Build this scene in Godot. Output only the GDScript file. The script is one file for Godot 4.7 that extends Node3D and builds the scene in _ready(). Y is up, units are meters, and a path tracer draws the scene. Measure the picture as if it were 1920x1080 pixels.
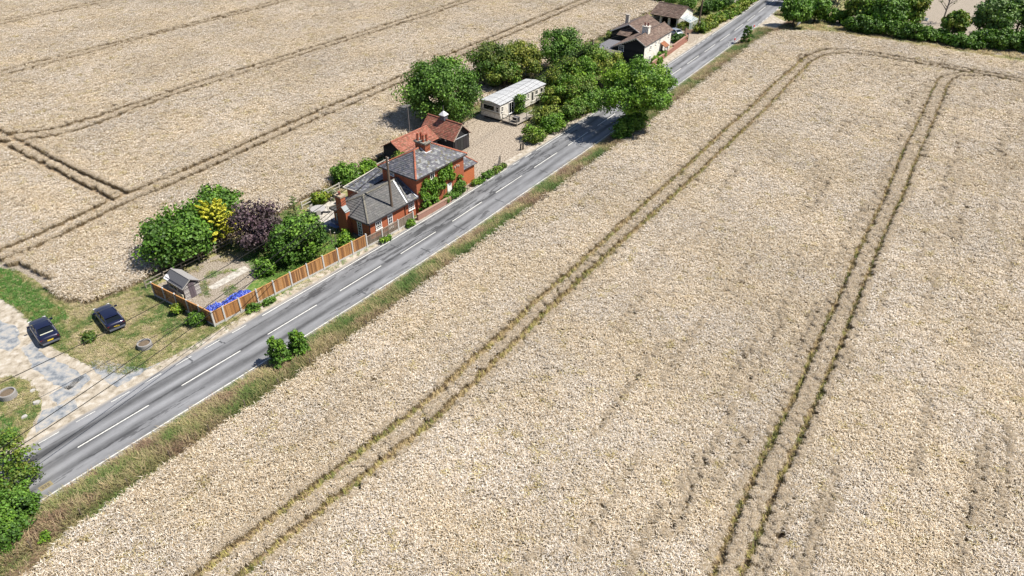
extends Node3D
# World frame: x runs along the road, z across it (towards the wheat field beside the camera), y up, metres.

const FPX := 1340.0
const CAM := Vector3(-25.96, 42.5, 56.06)
const PITCH := 0.609724
var rng := RandomNumberGenerator.new()
var M := {}
var used := {}

# ---------------------------------------------------------------- mesh builder
class MB:
	var v := PackedVector3Array()
	var n := PackedVector3Array()
	var c := PackedColorArray()
	var uv := PackedVector2Array()
	func tri(a: Vector3, b: Vector3, d: Vector3, col: Color) -> void:
		var nn := (b - a).cross(d - a).normalized()
		v.append(a); v.append(d); v.append(b)
		n.append(nn); n.append(nn); n.append(nn)
		c.append(col); c.append(col); c.append(col)
	func quad(a: Vector3, b: Vector3, e: Vector3, d: Vector3, col: Color) -> void:
		tri(a, b, e, col); tri(a, e, d, col)
	func box(p: Vector3, s: Vector3, col: Color, bs := Basis.IDENTITY) -> void:
		var h := s * 0.5
		var x := bs.x * h.x
		var y := bs.y * h.y
		var z := bs.z * h.z
		quad(p - x - y + z, p + x - y + z, p + x + y + z, p - x + y + z, col)
		quad(p + x - y - z, p - x - y - z, p - x + y - z, p + x + y - z, col)
		quad(p + x - y + z, p + x - y - z, p + x + y - z, p + x + y + z, col)
		quad(p - x - y - z, p - x - y + z, p - x + y + z, p - x + y - z, col)
		quad(p - x + y + z, p + x + y + z, p + x + y - z, p - x + y - z, col)
		quad(p - x - y - z, p + x - y - z, p + x - y + z, p - x - y + z, col)
	func span(lo: Vector3, hi: Vector3, col: Color) -> void:
		box((lo + hi) * 0.5, (hi - lo).abs(), col)
	func bar(a: Vector3, b: Vector3, w: float, h: float, col: Color) -> void:
		var d := b - a
		var l := d.length()
		if l < 0.0001:
			return
		var x := d / l
		var up := Vector3.UP
		if absf(x.y) > 0.95:
			up = Vector3.RIGHT
		var z := x.cross(up).normalized()
		var y := z.cross(x).normalized()
		box((a + b) * 0.5, Vector3(l, h, w), col, Basis(x, y, z))
	func tube(pts: Array, rad: Array, sides: int, col: Color, cap := true) -> void:
		var rings := []
		for i in pts.size():
			var d: Vector3
			if i == 0: d = pts[1] - pts[0]
			elif i == pts.size() - 1: d = pts[i] - pts[i - 1]
			else: d = pts[i + 1] - pts[i - 1]
			d = d.normalized()
			var up := Vector3.UP
			if absf(d.y) > 0.9:
				up = Vector3.RIGHT
			var x := d.cross(up).normalized()
			var y := x.cross(d).normalized()
			var ring := []
			for k in sides:
				var a := TAU * k / sides
				ring.append(pts[i] + (x * cos(a) + y * sin(a)) * rad[i])
			rings.append(ring)
		for i in pts.size() - 1:
			for k in sides:
				var k2 := (k + 1) % sides
				quad(rings[i][k], rings[i][k2], rings[i + 1][k2], rings[i + 1][k], col)
		if cap:
			var last: Array = rings[pts.size() - 1]
			for k in range(1, sides - 1):
				tri(last[0], last[k], last[k + 1], col)
	func lathe(p: Vector3, prof: Array, sides: int, col: Color) -> void:
		for i in prof.size() - 1:
			for k in sides:
				var a := TAU * k / sides
				var b := TAU * (k + 1) / sides
				var r0: float = prof[i].x
				var r1: float = prof[i + 1].x
				var y0: float = prof[i].y
				var y1: float = prof[i + 1].y
				quad(p + Vector3(sin(a) * r0, y0, cos(a) * r0), p + Vector3(sin(b) * r0, y0, cos(b) * r0), p + Vector3(sin(b) * r1, y1, cos(b) * r1), p + Vector3(sin(a) * r1, y1, cos(a) * r1), col)
	# vertical prism over a polygon in x, z (any winding)
	func prism(poly: PackedVector2Array, y0: float, y1: float, col: Color, bottom := true) -> void:
		var ix := Geometry2D.triangulate_polygon(poly)
		for i in range(0, ix.size(), 3):
			var a := poly[ix[i]]
			var b := poly[ix[i + 1]]
			var d := poly[ix[i + 2]]
			if (b - a).cross(d - a) > 0.0:
				var sw := b; b = d; d = sw
			tri(Vector3(a.x, y1, a.y), Vector3(b.x, y1, b.y), Vector3(d.x, y1, d.y), col)
			if bottom:
				tri(Vector3(a.x, y0, a.y), Vector3(d.x, y0, d.y), Vector3(b.x, y0, b.y), col)
		if y1 - y0 > 0.0001:
			var sgn := 1.0 if Geometry2D.is_polygon_clockwise(poly) else -1.0
			for i in poly.size():
				var a := poly[i]
				var b := poly[(i + 1) % poly.size()]
				if sgn < 0.0:
					var sw := a; a = b; b = sw
				quad(Vector3(a.x, y0, a.y), Vector3(b.x, y0, b.y), Vector3(b.x, y1, b.y), Vector3(a.x, y1, a.y), col)
	func mesh() -> ArrayMesh:
		var arr := []
		arr.resize(Mesh.ARRAY_MAX)
		arr[Mesh.ARRAY_VERTEX] = v
		arr[Mesh.ARRAY_NORMAL] = n
		arr[Mesh.ARRAY_COLOR] = c
		if uv.size() == v.size():
			arr[Mesh.ARRAY_TEX_UV] = uv
		var m := ArrayMesh.new()
		m.add_surface_from_arrays(Mesh.PRIMITIVE_TRIANGLES, arr)
		return m

# ---------------------------------------------------------------- scene helpers
func px(x: float, y: float, h := 0.0) -> Vector3:
	var u := (x - 960.0) / FPX
	var w := (y - 540.0) / FPX
	var dx := u
	var dy := -w * cos(PITCH) - sin(PITCH)
	var dz := -(cos(PITCH) - w * sin(PITCH))
	var k := (42.5 - h) / -dy
	return Vector3(CAM.x + (dx * 0.60382 - dz * 0.79712) * k, h, CAM.z + (dx * 0.79712 + dz * 0.60382) * k)

func p2(x: float, y: float, h := 0.0) -> Vector2:
	var p := px(x, y, h)
	return Vector2(p.x, p.z)

func to_px(p: Vector3) -> Vector2:
	var q := p - CAM
	var ox := q.x * 0.60382 + q.z * 0.79712
	var oz := -q.x * 0.79712 + q.z * 0.60382
	var fz := -oz * cos(PITCH) - q.y * sin(PITCH)
	var fy := -oz * sin(PITCH) + q.y * cos(PITCH)
	return Vector2(960.0 + FPX * ox / fz, 540.0 - FPX * fy / fz)

func in_view(p: Vector3, margin: float) -> bool:
	var q := to_px(p)
	return q.x > -margin and q.x < 1920.0 + margin and q.y > -margin and q.y < 1080.0 + margin

func numbered(nm: String) -> String:
	if not used.has(nm):
		used[nm] = 0
		return nm
	used[nm] += 1
	return "%s_%03d" % [nm, used[nm]]

func tag(o: Node, label: String, category: String, group := "") -> void:
	o.set_meta("label", label)
	o.set_meta("category", category)
	if group != "":
		o.set_meta("group", group)

func thing(nm: String, label: String, category: String, at := Vector3.ZERO, turn := 0.0, group := "") -> Node3D:
	var o := Node3D.new()
	o.name = numbered(nm)
	add_child(o)
	o.position = at
	o.rotation.y = turn
	tag(o, label, category, group)
	return o

func part(nm: String, mb: MB, mat: Material, parent: Node) -> MeshInstance3D:
	var o := MeshInstance3D.new()
	o.name = nm if parent != self else numbered(nm)
	o.mesh = mb.mesh()
	o.material_override = mat
	parent.add_child(o, true)
	return o

func structure(nm: String, mb: MB, mat: Material, parent: Node = self) -> MeshInstance3D:
	var o := part(nm, mb, mat, parent)
	if parent == self:
		o.set_meta("kind", "structure")
	return o

func noise_tex(freq: float, cols: Array, size := 512, fractal := 4, seed_ := 1) -> NoiseTexture2D:
	var f := FastNoiseLite.new()
	f.noise_type = FastNoiseLite.TYPE_SIMPLEX
	f.seed = seed_
	f.frequency = freq
	f.fractal_octaves = fractal
	f.fractal_gain = 0.62
	var t := NoiseTexture2D.new()
	t.width = size
	t.height = size
	t.seamless = true
	t.noise = f
	var g := Gradient.new()
	var offs := PackedFloat32Array()
	var cc := PackedColorArray()
	for i in cols.size():
		offs.append(0.18 + 0.64 * i / maxf(1.0, cols.size() - 1.0))
		cc.append(cols[i])
	g.offsets = offs
	g.colors = cc
	t.color_ramp = g
	return t

func srgb(r: float, g: float, b: float) -> Color:
	return Color(r, g, b).linear_to_srgb()

func vmat(rough := 0.9, tex: Texture2D = null, scale := 0.5, metallic := 0.0) -> StandardMaterial3D:
	var m := StandardMaterial3D.new()
	m.vertex_color_use_as_albedo = true
	m.roughness = rough
	m.metallic = metallic
	if tex:
		m.albedo_texture = tex
		m.uv1_triplanar = true
		m.uv1_world_triplanar = true
		m.uv1_scale = Vector3.ONE * scale
	return m

func tmat(tex: Texture2D, scale: float, rough := 0.95, bump: Texture2D = null, bscale := 2.0) -> StandardMaterial3D:
	var m := StandardMaterial3D.new()
	m.albedo_texture = tex
	m.uv1_triplanar = true
	m.uv1_world_triplanar = true
	m.uv1_scale = Vector3.ONE * scale
	m.roughness = rough
	if bump:
		m.heightmap_enabled = true
		m.heightmap_texture = bump
		m.heightmap_scale = bscale
	return m

func materials() -> void:
	var mottled := noise_tex(0.02, [Color(0.72, 0.72, 0.72), Color(1, 1, 1)], 512, 5, 3)
	var speck := noise_tex(0.09, [Color(0.6, 0.6, 0.6), Color(1, 1, 1)], 512, 3, 8)
	M.plain = vmat(0.85)
	M.mottled = vmat(0.92, mottled, 0.45)
	M.speck = vmat(0.95, speck, 0.35)
	M.brick = vmat(0.92, noise_tex(0.05, [Color(0.7, 0.62, 0.6), Color(0.95, 0.95, 0.95), Color(1, 0.96, 0.9)], 512, 5, 11), 0.55)
	M.render = vmat(0.9, noise_tex(0.02, [Color(0.86, 0.84, 0.8), Color(1, 1, 1)], 256, 5, 17), 0.3)
	M.slate = vmat(0.55, mottled, 0.8)
	M.tile = vmat(0.85, speck, 0.9)
	M.wood = vmat(0.9, mottled, 1.2)
	M.metal = vmat(0.4, null, 1.0, 0.7)
	M.paint = vmat(0.6)
	M.concrete = vmat(0.95, speck, 0.8)
	var leaf := vmat(0.62)
	leaf.backlight_enabled = true
	leaf.backlight = Color(0.58, 0.64, 0.26)
	M.leaf = leaf
	var straw := vmat(0.8)
	straw.backlight_enabled = true
	straw.backlight = Color(0.35, 0.33, 0.28)
	M.straw = straw
	var glass := StandardMaterial3D.new()
	glass.albedo_color = Color(0.06, 0.075, 0.085)
	glass.roughness = 0.08
	glass.metallic_specular = 0.6
	M.glass = glass
	var car := StandardMaterial3D.new()
	car.albedo_color = Color(0.055, 0.07, 0.19)
	car.roughness = 0.35
	car.metallic = 0.35
	car.clearcoat_enabled = true
	car.clearcoat = 1.0
	car.clearcoat_roughness = 0.05
	M.carpaint = car
	var car3: StandardMaterial3D = car.duplicate()
	car3.albedo_color = Color(0.62, 0.65, 0.68)
	M.silverpaint = car3
	var tarp := vmat(0.4)
	M.tarp = tarp
	var pane := StandardMaterial3D.new()
	pane.albedo_color = Color(0.75, 0.82, 0.85, 0.35)
	pane.transparency = BaseMaterial3D.TRANSPARENCY_ALPHA
	pane.roughness = 0.05
	M.greenglass = pane
	# ground sheets
	var grit := noise_tex(0.18, [Color(0, 0, 0), Color(1, 1, 1)], 512, 3, 21)
	M.soil = tmat(noise_tex(0.015, [srgb(0.17, 0.125, 0.078), srgb(0.25, 0.19, 0.12), srgb(0.31, 0.245, 0.16)], 512, 6, 31), 0.12, 1.0, grit, 3.0)
	M.turf = tmat(noise_tex(0.02, [srgb(0.09, 0.12, 0.03), srgb(0.18, 0.18, 0.065), srgb(0.27, 0.24, 0.115), srgb(0.34, 0.3, 0.18)], 512, 6, 37), 0.09, 1.0, grit, 3.0)
	M.lawn = tmat(noise_tex(0.03, [srgb(0.05, 0.12, 0.015), srgb(0.1, 0.17, 0.03), srgb(0.2, 0.21, 0.07)], 512, 5, 39), 0.11, 1.0, grit, 2.0)
	M.gravel = tmat(noise_tex(0.05, [srgb(0.1, 0.08, 0.06), srgb(0.26, 0.215, 0.165), srgb(0.32, 0.27, 0.21), srgb(0.5, 0.45, 0.38)], 512, 6, 41), 0.11, 1.0, grit, 3.0)
	M.pale = tmat(noise_tex(0.012, [srgb(0.22, 0.19, 0.145), srgb(0.32, 0.28, 0.22), srgb(0.36, 0.32, 0.26), srgb(0.43, 0.4, 0.35)], 1024, 7, 43), 0.07, 1.0, grit, 1.5)
	M.tarmac = tmat(noise_tex(0.01, [srgb(0.13, 0.145, 0.165), srgb(0.21, 0.225, 0.24), srgb(0.28, 0.28, 0.275), srgb(0.35, 0.325, 0.285)], 1024, 7, 47), 0.08, 0.95, grit, 1.0)
	M.patio = tmat(noise_tex(0.03, [srgb(0.27, 0.25, 0.22), srgb(0.38, 0.36, 0.32), srgb(0.47, 0.45, 0.41)], 256, 5, 49), 0.2, 0.9)
	M.mud = tmat(noise_tex(0.04, [srgb(0.17, 0.14, 0.1), srgb(0.31, 0.265, 0.21), srgb(0.42, 0.375, 0.32)], 512, 6, 51), 0.2, 1.0, grit, 4.0)
	M.line = vmat(0.7, noise_tex(0.06, [Color(0.55, 0.55, 0.54), Color(0.95, 0.95, 0.93), Color(1, 1, 1)], 256, 4, 53), 0.8)

# ---------------------------------------------------------------- road
const CENTRE := [[-120.0, 4.2], [-60.0, 5.0], [-30.0, 5.25], [-15.7, 5.35], [0.0, 5.5], [11.0, 5.52], [20.6, 5.44], [29.7, 5.22], [38.6, 4.78], [47.7, 4.38], [56.4, 4.0], [65.3, 3.48], [79.0, 2.65], [92.6, 1.78], [101.4, 1.12], [110.1, 0.52], [119.4, -0.15], [128.1, -0.82], [137.0, -1.6], [146.7, -2.55], [152.5, -3.15], [175.0, -5.7], [260.0, -16.0]]

func tc(s: float) -> float:
	for i in CENTRE.size() - 1:
		if s <= CENTRE[i + 1][0] or i == CENTRE.size() - 2:
			var f: float = (s - CENTRE[i][0]) / (CENTRE[i + 1][0] - CENTRE[i][0])
			return lerpf(CENTRE[i][1], CENTRE[i + 1][1], f)
	return 0.0

func ribbon(s0: float, s1: float, o0: float, o1: float, y: float, step: float, col: Color, wob := 0.0) -> MB:
	var mb := MB.new()
	var n := int(ceil((s1 - s0) / step))
	var pa := Vector3.ZERO
	var pb := Vector3.ZERO
	for i in n + 1:
		var s := s0 + (s1 - s0) * i / n
		var t := tc(s)
		var a := Vector3(s, y, t + o0 + rng.randf_range(-wob, wob))
		var b := Vector3(s, y, t + o1 + rng.randf_range(-wob, wob))
		if i > 0:
			mb.quad(pa, pb, b, a, col)
			var u0 := float(i - 1) / n
			var u1 := float(i) / n
			# vertex order of quad(): a c b / a d c
			mb.uv.append_array([Vector2(0, u0), Vector2(1, u1), Vector2(1, u0), Vector2(0, u0), Vector2(0, u1), Vector2(1, u1)])
		pa = a
		pb = b
	return mb

const RS0 := -60.0
const RS1 := 180.0
func road_texture() -> ImageTexture:
	var w := 192
	var h := 2048
	var img := Image.create(w, h, false, Image.FORMAT_RGB8)
	var f1 := FastNoiseLite.new(); f1.seed = 5; f1.frequency = 0.05; f1.fractal_octaves = 4
	var f2 := FastNoiseLite.new(); f2.seed = 6; f2.frequency = 0.9
	var f3 := FastNoiseLite.new(); f3.seed = 7; f3.frequency = 0.25; f3.fractal_octaves = 5; f3.fractal_gain = 0.65
	var f4 := FastNoiseLite.new(); f4.seed = 9; f4.frequency = 1.0
	for y in h:
		var s := RS0 + (RS1 - RS0) * (y + 0.5) / h
		for x in w:
			var o := -3.3 + 6.6 * (x + 0.5) / w
			# polished wheel paths, oil-dark strips between them
			var lane := absf(absf(o) - 1.55)
			var wheel := exp(-pow((lane - 0.8) / 0.36, 2.0))
			var mid := exp(-pow(lane / 0.3, 2.0))
			var v := 0.13 + 0.07 * wheel * (0.7 + 0.6 * f1.get_noise_2d(s * 0.7, o * 3.0)) - 0.06 * mid * (0.7 + f1.get_noise_2d(s * 1.1 + 90.0, o * 4.0))
			if o > 0.5:
				v += 0.02
			v += 0.07 * f1.get_noise_2d(s * 1.6, o * 16.0 + 40.0)
			v += 0.028 * f4.get_noise_2d(s * 9.0, o * 23.0)
			v += 0.03 * f3.get_noise_2d(s * 2.0, o * 5.0)
			# centre seam
			v -= 0.09 * exp(-pow((o + 0.12 + 0.06 * f2.get_noise_1d(s * 0.3)) / 0.1, 2.0)) * clampf(0.65 + f3.get_noise_1d(s * 1.4) * 1.2, 0.0, 1.0)
			# seam at the old widening, off side
			if s < 14.0:
				v -= 0.1 * exp(-pow((o + 2.02 + 0.05 * f2.get_noise_1d(s * 0.4 + 30.0)) / 0.055, 2.0)) * clampf(0.7 + f3.get_noise_1d(s * 1.1 + 20.0), 0.0, 1.0)
				if o < -2.0:
					v += 0.02
			# worn-through dark bitumen patches in the far lane and along the centre
			var pn := f3.get_noise_2d(s * 1.1 + 11.0, o * 6.0)
			if s > 6.0 and s < 62.0 and absf(o + 1.9) < 0.75 and pn > 0.1 + 0.16 * absf(o + 1.9):
				v -= 0.10
			if s > 18.0 and s < 52.0 and absf(o + 0.45) < 0.55 and f3.get_noise_2d(s * 0.9 + 50.0, o * 7.0) > 0.08:
				v -= 0.11
			if s > 7.0 and s < 34.0 and absf(o - 2.1) < 0.5 and f3.get_noise_2d(s * 1.0 + 90.0, o * 7.0) > 0.2:
				v -= 0.09
			if s < -4.0 and absf(o - 1.9) < 0.35 and f3.get_noise_2d(s * 0.9 + 70.0, o * 7.0) > 0.12:
				v -= 0.09
			if s > 70.0 and absf(absf(o) - 1.6) < 0.5 and f3.get_noise_2d(s * 0.5 + 40.0, o * 6.0) > 0.26:
				v -= 0.07
			# dusty margins
			var edge := absf(o)
			var dust := clampf((edge - 2.95 + 0.25 * f3.get_noise_2d(s, o * 2.0 + 7.0)) / 0.25, 0.0, 1.0)
			v = clampf(v, 0.05, 0.5)
			var col := Color(v * 0.96, v * 0.985, v * 1.035).lerp(Color(0.31, 0.285, 0.25), dust * 0.75)
			img.set_pixel(x, y, col.linear_to_srgb())
	# sealed transverse joints and short cracks
	for a in [[-4.2, -3.1, -2.0], [-1.0, -3.1, -2.0], [12.6, 1.2, 2.6], [22.6, 1.0, 2.5], [28.6, 0.8, 2.4], [36.8, 0.9, 2.4], [47.0, 1.0, 2.4], [21.0, -2.3, -1.6], [57.0, 1.0, 2.3], [66.0, 0.2, 2.2]]:
		var yy := int((a[0] - RS0) / (RS1 - RS0) * h)
		for x in range(int((a[1] + 3.3) / 6.6 * w), int((a[2] + 3.3) / 6.6 * w)):
			var ofs := int(round(f2.get_noise_1d(x * 0.05 + yy) * 1.2))
			img.set_pixel(x, clampi(yy + ofs, 0, h - 1), srgb(0.045, 0.047, 0.052))
	return ImageTexture.create_from_image(img)

func build_road() -> void:
	var mb := ribbon(RS0, RS1, -3.3, 3.3, 0.03, 1.0, Color.WHITE)
	var m := StandardMaterial3D.new()
	m.albedo_texture = road_texture()
	m.roughness = 0.82
	M.road = m
	var road := structure("road", mb, m)
	# sandy margins beside the tarmac
	structure("road_margin", ribbon(-70.0, 185.0, 3.22, 3.78, 0.022, 0.5, Color.WHITE, 0.07), M.pale)
	structure("road_margin", ribbon(-70.0, 185.0, -4.3, -3.22, 0.022, 0.5, Color.WHITE, 0.14), M.pale)
	# centre line: six metre marks, three metre gaps
	var white := Color(0.74, 0.74, 0.72)
	for k in range(-4, 20):
		var s0 := 2.37 + 8.98 * k
		part("centre_line_mark", ribbon(s0, s0 + 5.95, -0.06, 0.06, 0.035, 1.5, white, 0.006), M.line, road)
	part("edge_line", ribbon(-60.0, 134.5, 2.95, 3.06, 0.035, 1.0, white, 0.012), M.line, road)
	for k in 8:
		part("edge_line_dash", ribbon(135.5 + 3.0 * k, 137.0 + 3.0 * k, 2.95, 3.06, 0.035, 0.5, white, 0.01), M.line, road)
	for k in 8:
		part("edge_line_dash", ribbon(-20.2 + 2.95 * k, -18.6 + 2.95 * k, -2.92, -2.83, 0.035, 0.5, white * 0.9, 0.02), M.line, road)
	part("edge_line", ribbon(3.9, 39.0, -2.92, -2.81, 0.035, 0.7, white, 0.015), M.line, road)
	for k in 4:
		part("edge_line_dash", ribbon(40.2 + 3.0 * k, 41.8 + 3.0 * k, -2.92, -2.83, 0.035, 0.5, white, 0.015), M.line, road)
	part("edge_line", ribbon(52.0, 112.5, -2.92, -2.81, 0.035, 0.7, white, 0.012), M.line, road)
	for k in 3:
		part("edge_line_dash", ribbon(113.6 + 2.7 * k, 115.1 + 2.7 * k, -2.92, -2.83, 0.035, 0.5, white, 0.015), M.line, road)
	part("edge_line", ribbon(122.0, 180.0, -2.92, -2.81, 0.035, 0.7, white, 0.012), M.line, road)
	# inspection cover set in the carriageway
	var mh := MB.new()
	var q := px(86, 912)
	mh.box(q + Vector3(0, 0.036, 0), Vector3(0.9, 0.012, 0.55), Color(0.36, 0.3, 0.16))
	mh.box(q + Vector3(0, 0.04, 0), Vector3(0.66, 0.012, 0.34), Color(0.2, 0.17, 0.11))
	for k in 4:
		mh.box(q + Vector3(-0.3 + 0.2 * k, 0.045, 0), Vector3(0.05, 0.01, 0.3), Color(0.33, 0.28, 0.17))
	var cov := part("inspection_cover", mh, M.speck, self)
	tag(cov, "rusty yellowish inspection cover set in the road surface", "manhole cover")

# ---------------------------------------------------------------- ground
func jag(poly: PackedVector2Array, step: float, amp: float) -> PackedVector2Array:
	var out := PackedVector2Array()
	for i in poly.size():
		var a := poly[i]
		var b := poly[(i + 1) % poly.size()]
		var n := maxi(1, int(a.distance_to(b) / step))
		for k in n:
			var p := a.lerp(b, float(k) / n)
			if k > 0:
				p += Vector2(rng.randf_range(-amp, amp), rng.randf_range(-amp, amp))
			out.append(p)
	return out

func pxpoly(pts: Array, h := 0.0) -> PackedVector2Array:
	var out := PackedVector2Array()
	for p in pts:
		out.append(p2(p[0], p[1], h))
	return out

func sheet(nm: String, poly: PackedVector2Array, y: float, mat: Material, step := 0.8, amp := 0.15) -> MeshInstance3D:
	var mb := MB.new()
	mb.prism(jag(poly, step, amp), y, y, Color.WHITE, false)
	return structure(nm, mb, mat)

var crop_right := PackedVector2Array()
var crop_left := PackedVector2Array()
var yard := PackedVector2Array()
var track := PackedVector2Array()
var garden := PackedVector2Array()

func build_ground() -> void:
	var g := MB.new()
	g.quad(Vector3(-300, 0, 400), Vector3(700, 0, 400), Vector3(700, 0, -500), Vector3(-300, 0, -500), Color.WHITE)
	structure("ground", g, M.turf)
	crop_right = PackedVector2Array([Vector2(-60, 15.5), Vector2(-30, 14.6), Vector2(-22.9, 14.3), Vector2(-20.5, 13.4), Vector2(-18, 13.2), Vector2(-10, 13.0), Vector2(1, 12.95), Vector2(12.6, 12.55), Vector2(22.4, 11.9), Vector2(36, 11.3), Vector2(45, 10.9), Vector2(57, 10.45), Vector2(66, 9.95), Vector2(71.4, 9.8), Vector2(87, 8.8), Vector2(98.6, 8.15), Vector2(109.4, 7.35), Vector2(121, 6.5), Vector2(128, 6.5), Vector2(132.5, 8.4), Vector2(135.5, 12.5), Vector2(137.4, 18.0), Vector2(138.4, 30), Vector2(138.6, 51), Vector2(138.8, 120), Vector2(-60, 120)])
	crop_left = PackedVector2Array([Vector2(-8.6, -60), Vector2(-7.6, -30), Vector2(-6.9, -25), Vector2(-6.5, -20), Vector2(-6.6, -15.5), Vector2(-5.7, -13.3), Vector2(-4.4, -12.6), Vector2(-2, -12.3), Vector2(6, -12.5), Vector2(21, -12.9), Vector2(28, -13.8), Vector2(38, -14.8), Vector2(60, -16.8), Vector2(80, -18.7), Vector2(103.4, -20.7), Vector2(118, -21.8), Vector2(132, -22.6), Vector2(165, -25.5), Vector2(200, -29), Vector2(200, -260), Vector2(-15, -260)])
	structure("field_soil", _flat(crop_right, 0.008), M.soil)
	structure("field_soil", _flat(crop_left, 0.008), M.soil)
	# gravelled farm track that opens onto the road
	track = pxpoly([[-260, 470], [-120, 500], [0, 560], [40, 585], [70, 625], [100, 652], [150, 678], [200, 697], [250, 704], [300, 690], [345, 668], [400, 632], [440, 624], [430, 640], [300, 712], [160, 792], [70, 848], [30, 858], [48, 830], [62, 800], [78, 760], [72, 735], [55, 715], [20, 705], [-20, 712], [-120, 730], [-320, 760]])
	sheet("farm_track", track, 0.012, M.pale, 0.6, 0.16)
	for q in [[[78, 660], [130, 690], [160, 706], [128, 732], [100, 722], [64, 694], [40, 652], [60, 640]], [[92, 742], [130, 722], [160, 700], [170, 712], [140, 742], [108, 760]], [[170, 678], [205, 676], [240, 688], [275, 690], [310, 676], [335, 678], [300, 700], [240, 735], [212, 722], [180, 700]], [[62, 832], [66, 800], [80, 770], [104, 762], [138, 748], [150, 772], [130, 806], [100, 822], [72, 846], [50, 846]], [[0, 600], [30, 612], [40, 640], [20, 660], [-30, 640], [-60, 600]]]:
		sheet("track_tarmac", pxpoly(q), 0.017, M.tarmac, 0.45, 0.17)
	for q in [[[135, 777], [150, 765], [150, 772], [146, 778]], [[215, 694], [228, 690], [230, 697], [220, 700]]]:
		sheet("concrete_patch", pxpoly(q), 0.021, M.patio, 0.4, 0.05)
	# gravel yard between the barn and the mobile home
	yard = PackedVector2Array([Vector2(37.2, 1.6), Vector2(37.4, -9.4), Vector2(43.4, -13.8), Vector2(52, -13.9), Vector2(58, -14), Vector2(60.5, -9.0), Vector2(59.0, -5.4), Vector2(56.5, -3.4), Vector2(53.6, -0.6), Vector2(53.6, 1.0), Vector2(47, 1.55)])
	sheet("gravel_yard", yard, 0.014, M.gravel, 0.7, 0.12)
	# cottage plot
	garden = PackedVector2Array([Vector2(0.3, 0.0), Vector2(19, 1.2), Vector2(37.4, 1.6), Vector2(37.4, -12.4), Vector2(20, -11.9), Vector2(0, -11.2)])
	sheet("garden_soil", PackedVector2Array([Vector2(0.5, 0.2), Vector2(8.6, 0.3), Vector2(9.4, -4.5), Vector2(9.0, -10.6), Vector2(0.2, -10.6), Vector2(0.4, -4)]), 0.01, M.mud, 0.7, 0.2)
	sheet("lawn", PackedVector2Array([Vector2(5.5, 0.4), Vector2(19.6, 1.0), Vector2(19.7, -5.6), Vector2(15, -7.4), Vector2(9.2, -4.0), Vector2(5.0, -2.0)]), 0.014, M.lawn, 0.7, 0.25)
	sheet("patio", pxpoly([[570, 404], [600, 386], [640, 368], [668, 374], [668, 392], [630, 410], [626, 432], [592, 436], [574, 424]]), 0.02, M.patio, 0.6, 0.1)
	var gp := sheet("garden_path", pxpoly([[388, 540], [402, 543], [470, 506], [458, 498]]), 0.022, M.concrete, 0.8, 0.04)
	gp.material_override = M.patio
	# bare margin at the corner of the far field
	sheet("field_margin", pxpoly([[-40, 478], [30, 487], [80, 515], [118, 542], [130, 556], [112, 552], [78, 536], [40, 510], [-40, 496]]), 0.011, M.mud, 0.6, 0.2)
	# paddock beyond the far hedge
	sheet("paddock", PackedVector2Array([Vector2(143, 14), Vector2(143, 90), Vector2(330, 120), Vector2(330, 14)]), 0.01, M.mud, 3.0, 0.3)
	# drive beside the white cottage, and its field gateway across the road
	sheet("gravel_drive", PackedVector2Array([Vector2(113.5, -3.1), Vector2(121.0, -3.7), Vector2(121.5, -6.0), Vector2(121.2, -11.0), Vector2(115, -12), Vector2(109, -11), Vector2(110, -6), Vector2(113.8, -5.4)]), 0.014, M.gravel, 0.7, 0.15)
	sheet("gateway", PackedVector2Array([Vector2(133, 2.3), Vector2(146, 0.6), Vector2(143, 4.0), Vector2(139.5, 8.5), Vector2(136, 8.2)]), 0.014, M.pale, 0.7, 0.2)
	sheet("footway", PackedVector2Array([Vector2(95, -3.2), Vector2(113.5, -5.2), Vector2(113.5, -3.4), Vector2(95, -1.9)]), 0.016, M.pale, 0.7, 0.1)

func _flat(poly: PackedVector2Array, y: float) -> MB:
	var mb := MB.new()
	mb.prism(poly, y, y, Color.WHITE, false)
	return mb

# ---------------------------------------------------------------- crops and grasses
var mask := PackedByteArray()
const MS := 0.125
const MX0 := -30.0
const MZ0 := -175.0
const MW := 1840
const MH := 2080

func stamp(pts: Array, r: float, val: int, h := 0.72) -> void:
	for i in pts.size() - 1:
		var a := p2(pts[i][0], pts[i][1], h)
		var b := p2(pts[i + 1][0], pts[i + 1][1], h)
		var n := maxi(1, int(a.distance_to(b) / 0.1))
		for k in n:
			var q := a.lerp(b, float(k) / n)
			var ir := int(ceil(r / MS))
			var cx := int((q.x - MX0) / MS)
			var cz := int((q.y - MZ0) / MS)
			for dz in range(-ir, ir + 1):
				for dx in range(-ir, ir + 1):
					if (dx * dx + dz * dz) * MS * MS <= r * r:
						var x := cx + dx
						var z := cz + dz
						if x >= 0 and z >= 0 and x < MW and z < MH:
							mask[z * MW + x] = val

func row_gap(a: Vector2, b: Vector2, r: float, val: int) -> void:
	var n := maxi(1, int(a.distance_to(b) / 0.1))
	var ir := int(ceil(r / MS))
	for k in n:
		var q := a.lerp(b, float(k) / n)
		var cx := int((q.x - MX0) / MS)
		var cz := int((q.y - MZ0) / MS)
		for dz in range(-ir, ir + 1):
			for dx in range(-ir, ir + 1):
				var x := cx + dx
				var z := cz + dz
				if (dx * dx + dz * dz) * MS * MS <= r * r + 0.001 and x >= 0 and z >= 0 and x < MW and z < MH:
					var old := mask[z * MW + x]
					if old == 0 or old == 4:
						mask[z * MW + x] = val

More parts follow.
